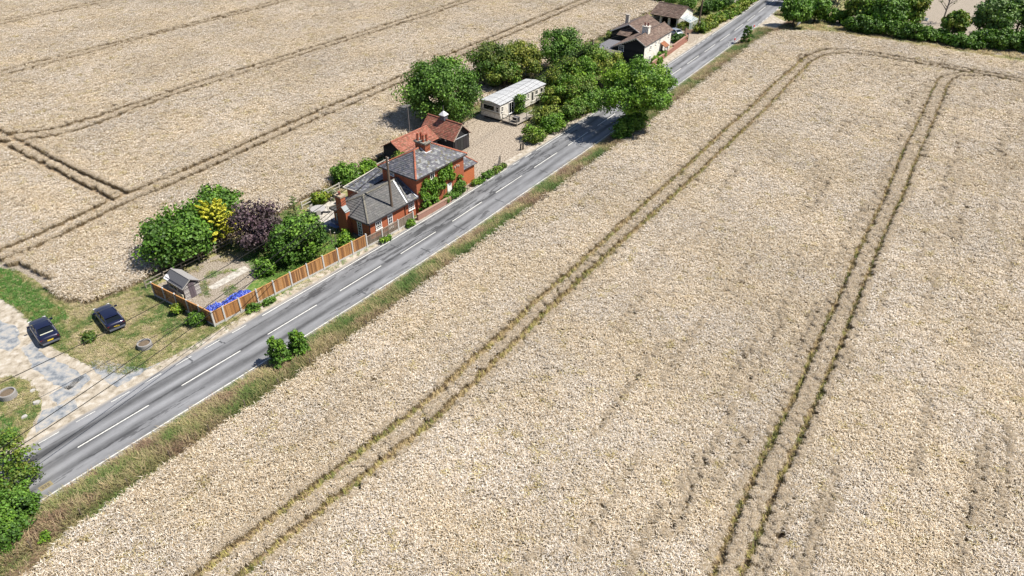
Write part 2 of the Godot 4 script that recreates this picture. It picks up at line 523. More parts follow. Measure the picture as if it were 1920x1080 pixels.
func masked(x: float, z: float) -> int:
	var ix := int((x - MX0) / MS)
	var iz := int((z - MZ0) / MS)
	if ix < 0 or iz < 0 or ix >= MW or iz >= MH:
		return 0
	return mask[iz * MW + ix]

func ribbon_leaf(mb: MB, base: Vector3, dir: Vector3, length: float, width: float, rise: float, droop: float, segs: int, col: Color) -> void:
	# a blade that rises, arches over along dir and droops
	var side := Vector3(-dir.z, 0, dir.x)
	var prev := base
	var pw := width * 0.6
	for i in segs:
		var f := float(i + 1) / segs
		var p := base + dir * (length * f) + Vector3.UP * (rise * f - droop * f * f)
		var w := width * (1.0 - 0.75 * f * f)
		if i == segs - 1:
			mb.tri(prev - side * pw, prev + side * pw, p, col)
		else:
			mb.quad(prev - side * pw, prev + side * pw, p + side * w, p - side * w, col)
		prev = p
		pw = w

func wheat_mesh() -> ArrayMesh:
	var mb := MB.new()
	var r := RandomNumberGenerator.new()
	r.seed = 77
	for i in 32:
		var a := r.randf() * TAU
		var q := sqrt(r.randf()) * 0.4
		var b := Vector3(cos(a) * q, 0, sin(a) * q)
		var h := r.randf_range(0.52, 0.72)
		var la := r.randf() * TAU
		var lean := Vector3(cos(la), 0, sin(la)) * r.randf_range(0.0, 0.08)
		var top := b + lean + Vector3.UP * h
		var k := r.randf()
		var ear := Color(0.555, 0.48, 0.375)
		if k < 0.45: ear = Color(0.73, 0.67, 0.565)
		elif k < 0.62: ear = Color(0.36, 0.275, 0.165)
		elif k < 0.7: ear = Color(0.46, 0.39, 0.22)
		ear *= r.randf_range(0.85, 1.12)
		var stem := Color(0.37, 0.295, 0.185) * r.randf_range(0.85, 1.1)
		var side := Vector3(-sin(la), 0, cos(la)) * 0.009
		mb.quad(b - side, b + side, top + side, top - side, stem)
		var d := Vector3(cos(la), 0, sin(la))
		ribbon_leaf(mb, top, d, r.randf_range(0.2, 0.4), r.randf_range(0.014, 0.021), r.randf_range(0.04, 0.2), r.randf_range(0.04, 0.22), 3, ear)
		if i % 3 == 0:
			var d2 := Vector3(cos(la + 2.0), 0, sin(la + 2.0))
			ribbon_leaf(mb, b + Vector3.UP * h * 0.6, d2, r.randf_range(0.12, 0.2), 0.012, 0.1, 0.12, 3, stem * 1.15)
	return mb.mesh()

func grass_mesh(n: int, rad: float, hmin: float, hmax: float, wid: float, seed_: int, arch := 0.6) -> ArrayMesh:
	var mb := MB.new()
	var r := RandomNumberGenerator.new()
	r.seed = seed_
	for i in n:
		var a := r.randf() * TAU
		var q := sqrt(r.randf()) * rad
		var b := Vector3(cos(a) * q, 0, sin(a) * q)
		var h := r.randf_range(hmin, hmax)
		var la := r.randf() * TAU
		var d := Vector3(cos(la), 0, sin(la))
		var tone := r.randf_range(0.75, 1.2)
		ribbon_leaf(mb, b, d, h * arch * r.randf_range(0.3, 1.0), wid, h * 1.25, h * 0.45, 3, Color(tone, tone * r.randf_range(0.92, 1.06), tone * r.randf_range(0.8, 1.1)))
	return mb.mesh()

func scatter(nm: String, label: String, category: String, mesh: ArrayMesh, mat: Material, xf: Array, cols: PackedColorArray) -> void:
	var mm := MultiMesh.new()
	mm.transform_format = MultiMesh.TRANSFORM_3D
	mm.use_colors = true
	mm.mesh = mesh
	mm.instance_count = xf.size()
	for i in xf.size():
		mm.set_instance_transform(i, xf[i])
		mm.set_instance_color(i, cols[i])
	var o := MultiMeshInstance3D.new()
	o.name = numbered(nm)
	o.multimesh = mm
	o.material_override = mat
	add_child(o)
	o.set_meta("kind", "stuff")
	tag(o, label, category)

var R1 := [[[2100, 176], [1920, 147], [1840, 132], [1740, 115], [1655, 100], [1590, 91], [1545, 91], [1510, 105], [1480, 132], [1446, 161], [1406, 202], [1365, 236], [1324, 275], [1283, 314], [1200, 388], [1100, 480], [1000, 567], [955, 612], [880, 677], [825, 728], [767, 775], [640, 870], [520, 960], [400, 1050], [300, 1128]],
	[[2100, 182], [1920, 152], [1865, 142], [1765, 125], [1665, 107], [1590, 97], [1547, 101], [1522, 113], [1485, 150], [1440, 198], [1385, 251], [1344, 288], [1314, 318], [1240, 385], [1150, 465], [1050, 557], [960, 645], [910, 695], [855, 745], [780, 810], [680, 890], [560, 985], [450, 1075], [380, 1132]]]
var R2 := [[[1830, 131], [1792, 136], [1765, 142], [1755, 155], [1742, 182], [1727, 215], [1715, 240], [1700, 267], [1685, 303], [1654, 379], [1622, 442], [1597, 498], [1572, 558], [1547, 608], [1534, 637], [1500, 720], [1460, 800], [1420, 880], [1380, 970], [1340, 1070], [1310, 1150]],
	[[1850, 142], [1807, 140], [1785, 147], [1776, 160], [1765, 190], [1752, 220], [1732, 265], [1716, 303], [1691, 369], [1666, 420], [1641, 479], [1622, 527], [1600, 580], [1581, 634], [1545, 715], [1505, 810], [1465, 895], [1430, 980], [1395, 1065], [1360, 1150]]]
var LT := [[[-80, 57], [0, 39], [185, 0], [260, -16]], [[-80, 62], [0, 44], [207, 0], [290, -18]],
	[[-80, 152], [0, 132], [140, 97], [250, 70], [375, 38], [480, 11], [600, -22]], [[-80, 162], [0, 142], [75, 121], [160, 99], [250, 74], [375, 42], [480, 16], [620, -22]],
	[[-60, 250], [19, 248], [60, 246], [110, 238], [180, 217], [250, 194], [375, 151], [480, 120], [590, 86], [700, 52], [810, 18], [900, -12]], [[-60, 262], [20, 262], [60, 258], [110, 251], [160, 238], [240, 207], [325, 176], [480, 128], [590, 93], [700, 59], [810, 25], [920, -12]],
	[[-60, 214], [0, 243], [60, 275], [150, 322], [238, 361]], [[-60, 238], [0, 266], [60, 297], [130, 333], [210, 372]],
	[[-60, 492], [0, 467], [60, 441], [120, 415], [200, 376], [250, 356], [320, 328], [440, 276], [560, 222], [700, 163], [773, 133], [833, 104], [893, 80], [960, 51], [1085, 0], [1140, -24]],
	[[-60, 508], [10, 482], [60, 462], [120, 436], [200, 395], [250, 373], [320, 344], [440, 290], [560, 236], [700, 176], [771, 145], [833, 117], [893, 91], [960, 62], [1106, 0], [1160, -22]],
	[[30, 490], [50, 502], [90, 524]]]

func build_crops() -> void:
	mask.resize(MW * MH)
	for l in R1: stamp(l, 0.85, 4)
	for l in R2: stamp(l, 0.75, 4)
	for l in LT: stamp(l, 0.95, 4)
	for l in R1: stamp(l, 0.38, 2)
	for l in R2: stamp(l, 0.27, 5)
	for l in LT: stamp(l, 0.47, 1)
	for l in [[[1180, 305], [1100, 362], [1020, 425]], [[1240, 262], [1180, 305]], [[815, 595], [770, 628], [735, 652]], [[400, 892], [330, 945]], [[145, 180], [165, 176]]]:
		stamp(l, 0.16, 3)
	for i in 210:
		var zz := rng.randf_range(15.0, 66.0) if i < 150 else rng.randf_range(-110.0, -18.0)
		if i < 150 and rng.randf() < 0.6:
			zz = rng.randf_range(36.0, 66.0)
		var a := Vector2(rng.randf_range(-15.0, 135.0), 0.0)
		a.y = zz - 0.083 * (a.x - 40.0)
		var ln := rng.randf_range(2.0, 13.0)
		row_gap(a, a + Vector2(ln, -0.083 * ln), 0.34, 4)
		row_gap(a + Vector2(0.3, 0), a + Vector2(ln - 0.3, -0.083 * ln), 0.05, 1)
	var wm := wheat_mesh()
	var row := FastNoiseLite.new(); row.seed = 12; row.frequency = 1.0; row.fractal_octaves = 2
	var patch := FastNoiseLite.new(); patch.seed = 14; patch.frequency = 0.05; patch.fractal_octaves = 4
	var fine := FastNoiseLite.new(); fine.seed = 15; fine.frequency = 0.6; fine.fractal_octaves = 3
	var weeds: Array = []
	var weedc := PackedColorArray()
	for side in 2:
		var poly: PackedVector2Array = crop_right if side == 0 else crop_left
		var xf: Array = []
		var cols := PackedColorArray()
		var bands := [[0.0, 78.0, 0.36, 1.0], [78.0, 118.0, 0.42, 1.15], [118.0, 420.0, 0.54, 1.4]]
		for bd in bands:
			var st: float = bd[2]
			var z0 := 5.0 if side == 0 else -200.0
			var z1 := 78.0 if side == 0 else -12.0
			var z := z0
			while z < z1:
				var x := -34.0
				while x < 162.0:
					var pp := Vector3(x + rng.randf_range(-0.5, 0.5) * st, 0.0, z + rng.randf_range(-0.5, 0.5) * st)
					x += st
					var dist := pp.distance_to(CAM)
					if dist < bd[0] or dist >= bd[1]:
						continue
					if not in_view(pp, 130.0):
						continue
					if not Geometry2D.is_point_in_polygon(Vector2(pp.x, pp.z), poly):
						continue
					var mk := masked(pp.x, pp.z)
					var w := pp.z + 0.083 * pp.x
					var rn := row.get_noise_2d(pp.x * 0.05, w * 1.7)
					if mk == 1:
						continue
					if mk == 2 or mk == 5:
						if rng.randf() < 0.95:
							var sc := rng.randf_range(0.6, 1.05)
							if mk == 5:
								sc *= 0.9
							weeds.append(Transform3D(Basis(Vector3.UP, rng.randf() * TAU).scaled(Vector3(1.1, sc, 1.1)), pp))
							var kk := rng.randf() + patch.get_noise_2d(pp.x * 3.0, pp.z * 3.0)
							if mk == 5: kk += 0.12
							weedc.append(Color(0.46, 0.36, 0.2) if kk < 0.5 else (Color(0.38, 0.34, 0.12) if kk < 0.95 else Color(0.17, 0.2, 0.05)))
						continue
					if mk == 3 and rng.randf() < 0.75:
						weeds.append(Transform3D(Basis(Vector3.UP, rng.randf() * TAU).scaled(Vector3(1.1, 1.1, 1.1)), pp))
						weedc.append(Color(0.34, 0.3, 0.08))
						continue
					var hy := rng.randf_range(0.86, 1.12)
					hy += 0.1 * patch.get_noise_2d(pp.x * 2.0 + 300.0, pp.z * 2.0)
					if rn > 0.31:
						hy *= 0.88
					var k: float = bd[3]
					if mk == 4:
						# stand edge beside a wheeling: slim upright tufts that leave the gap open
						for sub in 8:
							var sp := pp + Vector3(rng.randf_range(-0.5, 0.5) * st, 0, rng.randf_range(-0.5, 0.5) * st)
							var sm := masked(sp.x, sp.z)
							if sm == 1 or sm == 2 or sm == 5:
								continue
							xf.append(Transform3D(Basis(Vector3.UP, rng.randf() * TAU).scaled(Vector3(0.44 * k, hy, 0.44 * k)), sp))
							var tn := rng.randf_range(0.85, 1.12)
							cols.append(Color(tn, tn * 0.99, tn * 0.97))
						continue
					var bs := Basis(Vector3.UP, rng.randf() * TAU)
					bs = Basis(Vector3(1, 0, 0), rng.randf_range(-0.14, 0.14)) * Basis(Vector3(0, 0, 1), rng.randf_range(-0.14, 0.14)) * bs
					bs = bs.scaled(Vector3(k, hy, k))
					xf.append(Transform3D(bs, pp))
					var tone := 1.0 + 0.16 * patch.get_noise_2d(pp.x, pp.z) + 0.12 * fine.get_noise_2d(pp.x, pp.z) + rng.randf_range(-0.08, 0.08)
					var gold := clampf(0.5 + 1.3 * patch.get_noise_2d(pp.x * 1.7 + 500.0, pp.z * 1.7), 0.0, 1.0)
					var col := Color(tone, tone * lerpf(1.02, 0.98, gold), tone * lerpf(1.08, 0.94, gold))
					if rng.randf() < 0.03:
						col = Color(0.75, 0.72, 0.42) * tone
					cols.append(col)
				z += st
		if side == 0:
			scatter("wheat_crop", "ripe pale wheat filling the field beside the roadside verge", "wheat", wm, M.straw, xf, cols)
		else:
			scatter("wheat_crop", "ripe wheat filling the field behind the cottages and barns", "wheat", wm, M.straw, xf, cols)
		print("wheat ", xf.size())
	scatter("tramline_weeds", "yellowing grass weeds growing in the tractor wheelings of the wheat", "weeds", grass_mesh(20, 0.26, 0.4, 0.75, 0.016, 5), M.straw, weeds, weedc)

func build_grass() -> void:
	var patch := FastNoiseLite.new(); patch.seed = 24; patch.frequency = 0.16; patch.fractal_octaves = 3
	var fine := FastNoiseLite.new(); fine.seed = 25; fine.frequency = 0.7; fine.fractal_octaves = 2
	# tall verge between the road and the wheat
	var xf: Array = []
	var cols := PackedColorArray()
	var s := -32.0
	while s < 150.0:
		var t := tc(s) + 3.75
		while t < tc(s) + 9.5:
			var p := Vector3(s + rng.randf_range(-0.13, 0.13), 0, t + rng.randf_range(-0.13, 0.13))
			t += 0.27
			if not in_view(p, 120.0) or Geometry2D.is_point_in_polygon(Vector2(p.x, p.z), crop_right):
				continue
			if s > 133.0 and s < 146.0 and p.z < 6.0:
				continue
			var off := p.z - tc(p.x) - 3.75
			var g := patch.get_noise_2d(p.x * 0.8, p.z * 1.6) + 0.5 * fine.get_noise_2d(p.x, p.z)
			var hh := clampf(0.35 + off * 0.3, 0.3, 0.95) * rng.randf_range(0.7, 1.25)
			if off > 3.3:
				hh *= 0.6
			var c: Color
			if g > 0.27: c = Color(0.09, 0.16, 0.03)
			elif g > 0.12: c = Color(0.19, 0.21, 0.065)
			elif g > -0.1: c = Color(0.3, 0.26, 0.12)
			elif g > -0.3: c = Color(0.42, 0.34, 0.19)
			else: c = Color(0.24, 0.16, 0.1)
			if p.x < -2.0 and g > -0.2:
				c = c.lerp(Color(0.17, 0.21, 0.06), 0.2)
			xf.append(Transform3D(Basis(Vector3.UP, rng.randf() * TAU).scaled(Vector3(1.2, hh, 1.2)), p))
			cols.append(c * rng.randf_range(0.6, 1.1))
		s += 0.27
	scatter("verge_grass", "tall mixed dry and green grass on the verge between road and wheat", "grass", grass_mesh(18, 0.22, 0.5, 1.0, 0.016, 6, 0.9), M.straw, xf, cols)
	# short dry grass around the parked cars and plot edges
	xf = []
	cols = PackedColorArray()
	var bare := pxpoly([[-40, 478], [30, 487], [80, 515], [118, 542], [130, 556], [112, 552], [78, 536], [40, 510], [-40, 496]])
	var mown := PackedVector2Array([Vector2(0.2, 0.1), Vector2(0.0, -11.3), Vector2(21, -12.9), Vector2(38, -14.8), Vector2(38, -12), Vector2(20, -11.6), Vector2(19.9, 1.0)])
	s = -34.0
	while s < 40.0:
		var t := -60.0
		while t < 2.4:
			var p := Vector3(s + rng.randf_range(-0.13, 0.13), 0, t + rng.randf_range(-0.13, 0.13))
			t += 0.26
			var q := Vector2(p.x, p.z)
			if not in_view(p, 100.0) or Geometry2D.is_point_in_polygon(q, crop_left) or Geometry2D.is_point_in_polygon(q, track) or Geometry2D.is_point_in_polygon(q, yard):
				continue
			if Geometry2D.is_point_in_polygon(q, bare) and rng.randf() < 0.8:
				continue
			if p.x > 0.2 and p.z > -11.2 and p.z < 0.5:
				# inside the plot: grass only in places
				if p.x > 19.6 or (p.x < 8.8 and patch.get_noise_2d(p.x * 2.0, p.z * 2.0) < 0.2):
					continue
			if p.z > 0.6 and (p.z > tc(p.x) - 3.5 or (p.z > tc(p.x) - 4.2 and rng.randf() < 0.55)):
				continue
			if p.z > 0.4 and rng.randf() < 0.45:
				continue
			var g := patch.get_noise_2d(p.x * 1.3 + 70.0, p.z * 1.3) + 0.6 * fine.get_noise_2d(p.x, p.z)
			var lush := p.x < -7.5 and p.z < -12.0
			var hh := rng.randf_range(0.12, 0.26)
			var c: Color
			if lush or (p.x < -17.5 and p.z > -3.0 and g > -0.05):
				c = Color(0.06, 0.17, 0.02) if g > -0.25 else Color(0.16, 0.19, 0.05)
				hh *= 1.5
			elif p.x > 5.0 and p.z > -8.0 and p.x < 19.8:
				c = Color(0.09, 0.2, 0.025) if g > -0.1 else Color(0.2, 0.23, 0.06)
			elif g > 0.28: c = Color(0.07, 0.14, 0.025)
			elif g > 0.0: c = Color(0.17, 0.19, 0.06)
			elif g > -0.22: c = Color(0.3, 0.27, 0.13)
			else: c = Color(0.38, 0.32, 0.2)
			xf.append(Transform3D(Basis(Vector3.UP, rng.randf() * TAU).scaled(Vector3(1.0, hh, 1.0)), p))
			cols.append(c * rng.randf_range(0.8, 1.2))
		s += 0.26
	scatter("short_grass", "short patchy dry and green grass around parked cars and cottage plot", "grass", grass_mesh(16, 0.2, 0.5, 1.0, 0.016, 7, 0.35), M.straw, xf, cols)
	# strips beside the far field, the yard, the far margin
	xf = []
	cols = PackedColorArray()
	for i in 30000:
		var p := Vector3(rng.randf_range(36.0, 175.0), 0, rng.randf_range(-26.0, 95.0))
		var q := Vector2(p.x, p.z)
		var ok := false
		if p.z < tc(p.x) - 4.1 and not Geometry2D.is_point_in_polygon(q, crop_left) and not Geometry2D.is_point_in_polygon(q, yard):
			ok = true
		if p.x > 137.0 and p.x < 146.0 and p.z > 8.0:
			ok = true
		if not ok or Geometry2D.is_point_in_polygon(q, crop_right) or not in_view(p, 120.0):
			continue
		if p.x > 94.0 and p.x < 122.0 and p.z > -12.0 and p.z < -2.0:
			continue
		var g := patch.get_noise_2d(p.x, p.z) + 0.5 * fine.get_noise_2d(p.x, p.z)
		var c: Color
		if p.x > 137.0 and p.z > 8.0:
			c = Color(0.36, 0.29, 0.14) if g > -0.15 else Color(0.2, 0.21, 0.07)
		else:
			c = Color(0.1, 0.16, 0.03) if g > 0.0 else Color(0.3, 0.27, 0.12)
		xf.append(Transform3D(Basis(Vector3.UP, rng.randf() * TAU).scaled(Vector3(2.0, rng.randf_range(0.35, 0.6), 2.0)), p))
		cols.append(c * rng.randf_range(0.8, 1.2))
	scatter("rough_grass", "rough straw-coloured grass along the hedge and field edge strips", "grass", grass_mesh(18, 0.24, 0.5, 1.0, 0.018, 8, 0.7), M.straw, xf, cols)

# ---------------------------------------------------------------- trees and shrubs
func leaf_face(mb: MB, p: Vector3, nrm: Vector3, size: float, col: Color, r: RandomNumberGenerator) -> void:
	var up := Vector3.UP if absf(nrm.y) < 0.9 else Vector3.RIGHT
	var x := nrm.cross(up).normalized().rotated(nrm, r.randf() * TAU)
	var y := nrm.cross(x)
	var l := size * r.randf_range(0.7, 1.3)
	var w := l * r.randf_range(0.35, 0.55)
	var mid := p + nrm * l * 0.12
	mb.tri(p - x * l * 0.5, mid - y * w, p + x * l * 0.5, col)
	mb.tri(p - x * l * 0.5, p + x * l * 0.5, mid + y * w, col)

func foliage(mb: MB, centre: Vector3, rad: Vector3, lobes: int, lobe_r: float, per: int, size: float, pal: Array, r: RandomNumberGenerator, flat := 0.75, low := -0.75) -> void:
	for i in lobes:
		var d := Vector3.ZERO
		for tries in 20:
			d = Vector3(r.randfn(), r.randfn(), r.randfn()).normalized()
			if d.y > low:
				break
		var k := r.randf_range(0.62, 0.98) if r.randf() < 0.85 else r.randf_range(0.2, 0.6)
		var lr := lobe_r * r.randf_range(0.65, 1.25)
		var ctr := centre + d * k * rad * (1.0 - 0.35 * lobe_r / maxf(rad.x, rad.y))
		var lobe_col: Color = pal[r.randi() % pal.size()]
		for j in per:
			var e := Vector3(r.randfn(), r.randfn(), r.randfn()).normalized()
			var q := pow(r.randf(), 0.4) * r.randf_range(0.8, 1.35)
			var p := ctr + e * lr * q * Vector3(1, flat, 1)
			if p.y < 0.05:
				p.y = r.randf_range(0.03, 0.3)
			var nn := (e * 0.9 + d * 0.3 + Vector3(r.randfn(), r.randfn() + 0.35, r.randfn()) * 0.6).normalized()
			var col := lobe_col.lerp(pal[r.randi() % pal.size()], 0.4) * r.randf_range(0.6, 1.45)
			col.a = 1.0
			leaf_face(mb, p, nn, size, col, r)

func trunk_mesh(height: float, rad: float, spread: float, limbs: int, r: RandomNumberGenerator, col := Color(0.13, 0.1, 0.075)) -> MB:
	var mb := MB.new()
	var p0 := Vector3(0, -0.1, 0)
	var p1 := Vector3(r.randf_range(-0.15, 0.15), height * 0.3, r.randf_range(-0.15, 0.15))
	var p2_ := Vector3(r.randf_range(-0.4, 0.4), height * 0.62, r.randf_range(-0.4, 0.4))
	var p3 := Vector3(r.randf_range(-0.5, 0.5), height * 0.88, r.randf_range(-0.5, 0.5))
	mb.tube([p0, p0 + Vector3(0, 0.35, 0), p1, p2_, p3], [rad * 1.45, rad * 1.1, rad * 0.9, rad * 0.55, rad * 0.15], 8, col)
	for i in limbs:
		var a := TAU * i / limbs + r.randf_range(-0.4, 0.4)
		var f := r.randf_range(0.25, 0.7)
		var b := p0.lerp(p3, f)
		var e := Vector3(cos(a), 0, sin(a)) * spread * r.randf_range(0.55, 0.85) + Vector3(0, height * r.randf_range(0.5, 0.85), 0)
		var m := b.lerp(e, 0.5) + Vector3(0, -0.06 * height, 0)
		mb.tube([b, m, e], [rad * 0.42, rad * 0.26, rad * 0.06], 5, col * r.randf_range(0.85, 1.15))
	return mb

const DARK := [Color(0.03, 0.08, 0.008), Color(0.055, 0.13, 0.013), Color(0.085, 0.175, 0.02)]
const MIDG := [Color(0.06, 0.145, 0.012), Color(0.095, 0.205, 0.018), Color(0.145, 0.265, 0.025)]
const BRIGHT := [Color(0.065, 0.16, 0.006), Color(0.11, 0.23, 0.01), Color(0.18, 0.3, 0.015)]
const OLIVE := [Color(0.065, 0.105, 0.014), Color(0.12, 0.165, 0.02), Color(0.18, 0.21, 0.025)]
const YELLOWG := [Color(0.13, 0.18, 0.018), Color(0.21, 0.24, 0.02), Color(0.27, 0.27, 0.04), Color(0.09, 0.15, 0.02)]
const GOLD := [Color(0.48, 0.45, 0.03), Color(0.6, 0.57, 0.06), Color(0.36, 0.39, 0.03)]
const PURPLE := [Color(0.04, 0.022, 0.034), Color(0.075, 0.042, 0.058), Color(0.13, 0.09, 0.1), Color(0.09, 0.07, 0.06)]

func tree(nm: String, label: String, at: Vector3, hc: float, rad: Vector3, lobes: int, lobe_r: float, per: int, size: float, pal: Array, seed_: int, group := "", category := "tree", trunk_r := 0.22, low := -0.75) -> Node3D:
	var r := RandomNumberGenerator.new()
	r.seed = seed_
	var t := thing(nm, label, category, Vector3(at.x, 0, at.z), 0.0, group)
	part("trunk", trunk_mesh(hc + rad.y * 0.6, trunk_r, rad.x, 7, r), M.wood, t)
	var mb := MB.new()
	foliage(mb, Vector3(0, hc, 0), rad, lobes, lobe_r, per, size, pal, r, 0.75, low)
	part("crown", mb, M.leaf, t)
	return t

func shrub(nm: String, label: String, at: Vector3, rad: Vector3, lobes: int, lobe_r: float, per: int, size: float, pal: Array, seed_: int, group := "", category := "shrub") -> Node3D:
	var r := RandomNumberGenerator.new()
	r.seed = seed_
	var t := thing(nm, label, category, Vector3(at.x, 0, at.z), 0.0, group)
	var mb := MB.new()
	foliage(mb, Vector3(0, rad.y * 0.85, 0), rad, lobes, lobe_r, per, size, pal, r, 0.8, -0.9)
	part("foliage", mb, M.leaf, t)
	var st := MB.new()
	for i in 5:
		var a := TAU * i / 5.0 + r.randf()
		st.tube([Vector3(0, -0.05, 0), Vector3(cos(a) * rad.x * 0.3, rad.y * 0.7, sin(a) * rad.z * 0.3), Vector3(cos(a) * rad.x * 0.6, rad.y * 1.3, sin(a) * rad.z * 0.6)], [0.05, 0.035, 0.012], 5, Color(0.12, 0.09, 0.06))
	part("stem", st, M.wood, t)
	return t

func build_trees() -> void:
	# behind the barn
	tree("broadleaf_tree", "broad round dark green tree standing behind the red tiled black barn", px(825, 172, 4.7), 5.0, Vector3(6.5, 4.9, 6.2), 95, 1.55, 270, 0.3, DARK + MIDG, 101, "", "tree", 0.32)
	# clump round the mobile home
	tree("broadleaf_tree", "olive green tree overhanging the rear corner of the mobile home", px(918, 118, 4.0), 4.0, Vector3(4.6, 3.6, 4.4), 60, 1.25, 200, 0.28, OLIVE + DARK, 102, "trees round the mobile home")
	tree("broadleaf_tree", "loose yellowish green tree beside the olive tree behind the mobile home roof", px(978, 112, 3.8), 3.8, Vector3(4.2, 3.4, 4.4), 55, 1.2, 200, 0.28, OLIVE + YELLOWG, 103, "trees round the mobile home")
	tree("broadleaf_tree", "tallest tree of the clump between wheat field and white cottage", px(1052, 92, 4.6), 4.6, Vector3(4.4, 4.2, 4.4), 62, 1.25, 200, 0.28, MIDG + DARK, 104, "trees round the mobile home")
	tree("broadleaf_tree", "dark green tree at the cottage end of the clump", px(1100, 112, 3.6), 3.6, Vector3(3.5, 3.2, 3.4), 45, 1.1, 190, 0.27, MIDG + OLIVE, 105, "trees round the mobile home")
	tree("broadleaf_tree", "yellow green tree at the far end of the mobile home", px(1068, 140, 3.0), 3.0, Vector3(3.8, 2.9, 3.6), 50, 1.1, 190, 0.27, YELLOWG + MIDG, 106, "trees round the mobile home")
	shrub("shrub", "spreading green shrub between mobile home and road tree", px(1085, 172, 2.0), Vector3(4.0, 2.4, 3.4), 52, 1.0, 125, 0.32, MIDG + OLIVE, 107)
	shrub("shrub", "pale green shrub leaning over the side of the mobile home", px(1045, 180, 1.6), Vector3(2.7, 1.8, 2.6), 34, 0.9, 120, 0.3, MIDG + YELLOWG, 108)
	shrub("shrub", "yellowing shrub beside the mobile home deck", px(1022, 215, 1.5), Vector3(2.6, 1.7, 2.3), 34, 0.85, 120, 0.28, YELLOWG + OLIVE, 109)
	shrub("shrub", "low bright green shrub at the corner of the gravel yard by the road", px(1003, 252, 0.9), Vector3(1.8, 1.15, 1.8), 24, 0.7, 110, 0.25, BRIGHT + OLIVE, 110)
	shrub("shrub", "green shrub by the road edge opposite the road tree", px(1078, 205, 1.2), Vector3(3.0, 1.6, 1.5), 34, 0.8, 110, 0.28, MIDG + OLIVE, 111)
	shrub("shrub", "mid green shrub between yard corner and shaded road", px(1040, 232, 1.0), Vector3(2.6, 1.3, 1.6), 30, 0.75, 110, 0.26, MIDG + BRIGHT, 112)
	shrub("climber", "narrow leafy climber growing up the side of the mobile home", Vector3(61.4, 0, -8.7), Vector3(1.2, 1.9, 0.55), 22, 0.6, 110, 0.25, BRIGHT + DARK, 113, "", "climber")
	tree("broadleaf_tree", "green tree between the mobile home trees and the black cottage gable", px(1140, 128, 3.2), 3.2, Vector3(3.4, 2.9, 3.2), 44, 1.0, 190, 0.27, MIDG + YELLOWG, 114, "trees round the mobile home")
	tree("broadleaf_tree", "bright tree filling the middle of the clump above the yellowing shrub", px(1085, 140, 3.4), 3.4, Vector3(3.4, 2.8, 3.2), 44, 1.0, 190, 0.27, BRIGHT + MIDG, 115, "trees round the mobile home")
	shrub("shrub", "dense shrub beneath the tree at the far end of the mobile home", px(1030, 158, 1.4), Vector3(3.0, 1.7, 2.4), 36, 0.85, 110, 0.3, OLIVE + DARK, 116)
	tree("broadleaf_tree", "low olive tree between the round tree and mobile home roof", px(945, 140, 2.6), 2.6, Vector3(3.4, 2.4, 2.6), 40, 1.0, 115, 0.34, OLIVE + MIDG, 117, "trees round the mobile home")
	shrub("shrub", "shady shrub under the road tree opposite its trunk", px(1110, 190, 1.4), Vector3(3.2, 1.8, 1.4), 36, 0.8, 110, 0.28, MIDG, 118)
	# tree over the road
	var big := tree("roadside_tree", "bright green tree on the verge shading the whole road", Vector3(66.8, 0, 8.6), 6.3, Vector3(6.4, 4.2, 5.6), 84, 1.25, 270, 0.3, BRIGHT + MIDG, 120, "", "tree", 0.34, -0.55)
	var skirt := MB.new()
	var rr := RandomNumberGenerator.new()
	rr.seed = 121
	foliage(skirt, Vector3(-0.5, 1.9, 0.3), Vector3(2.4, 2.2, 1.8), 34, 0.85, 120, 0.3, MIDG, rr)
	foliage(skirt, Vector3(-3.4, 1.3, 0.5), Vector3(2.3, 1.7, 1.5), 30, 0.75, 120, 0.28, MIDG, rr)
	part("undergrowth", skirt, M.leaf, big)
	# garden trees by the panel fence
	tree("garden_tree", "wide fresh green tree between the timber shed and wheat field", px(330, 442, 2.9), 2.9, Vector3(4.5, 2.9, 4.1), 64, 1.15, 135, 0.32, MIDG + DARK, 130, "trees in the cottage garden")
	tree("garden_tree", "dark green tree behind the golden conifer", px(398, 392, 3.0), 3.0, Vector3(3.7, 2.7, 3.2), 46, 1.05, 125, 0.32, DARK + MIDG, 131, "trees in the cottage garden")
	tree("garden_tree", "purple leaved tree between the golden conifer and cottage", px(482, 422, 3.0), 3.0, Vector3(3.3, 2.9, 3.1), 46, 0.95, 125, 0.26, PURPLE, 132, "trees in the cottage garden")
	tree("garden_tree", "bushy green tree beside the panel fence and purple tree", px(556, 447, 2.5), 2.5, Vector3(3.4, 2.8, 2.8), 52, 1.0, 130, 0.3, MIDG + DARK, 133, "trees in the cottage garden")
	shrub("shrub", "low green shrub under the purple tree", px(500, 500, 0.8), Vector3(1.6, 1.0, 1.2), 20, 0.6, 100, 0.24, MIDG, 134)
	golden_conifer(px(402, 415, 2.9))
	spindly_conifer(px(553, 398, 1.5))
	# verge saplings
	cone_bush("young_tree", "taller young dark green tree on the verge before the wheat", px(527, 684, 0.0), 3.3, 1.05, 140, "pair of young trees on the verge")
	cone_bush("young_tree", "shorter young green tree on the verge beside the road line", px(563, 664, 0.0), 2.7, 0.95, 141, "pair of young trees on the verge")
	cone_bush("young_tree", "small upright tree on the verge opposite the white cottage", px(1397, 83, 0.0), 3.9, 1.25, 142, "")
	# cottage shrubs
	shrub("shrub", "rounded green shrub by the slate lean-to and field", px(648, 327, 1.2), Vector3(2.0, 1.5, 1.8), 28, 0.75, 110, 0.26, MIDG, 150)
	shrub("shrub", "small bright shrub behind the slate lean-to roof", px(688, 315, 0.9), Vector3(1.4, 1.1, 1.2), 20, 0.6, 100, 0.24, BRIGHT, 151)
	shrub("hydrangea", "flowering bush beside the patio table", px(601, 371, 0.6), Vector3(1.2, 0.8, 1.0), 18, 0.5, 100, 0.2, YELLOWG + BRIGHT, 152)
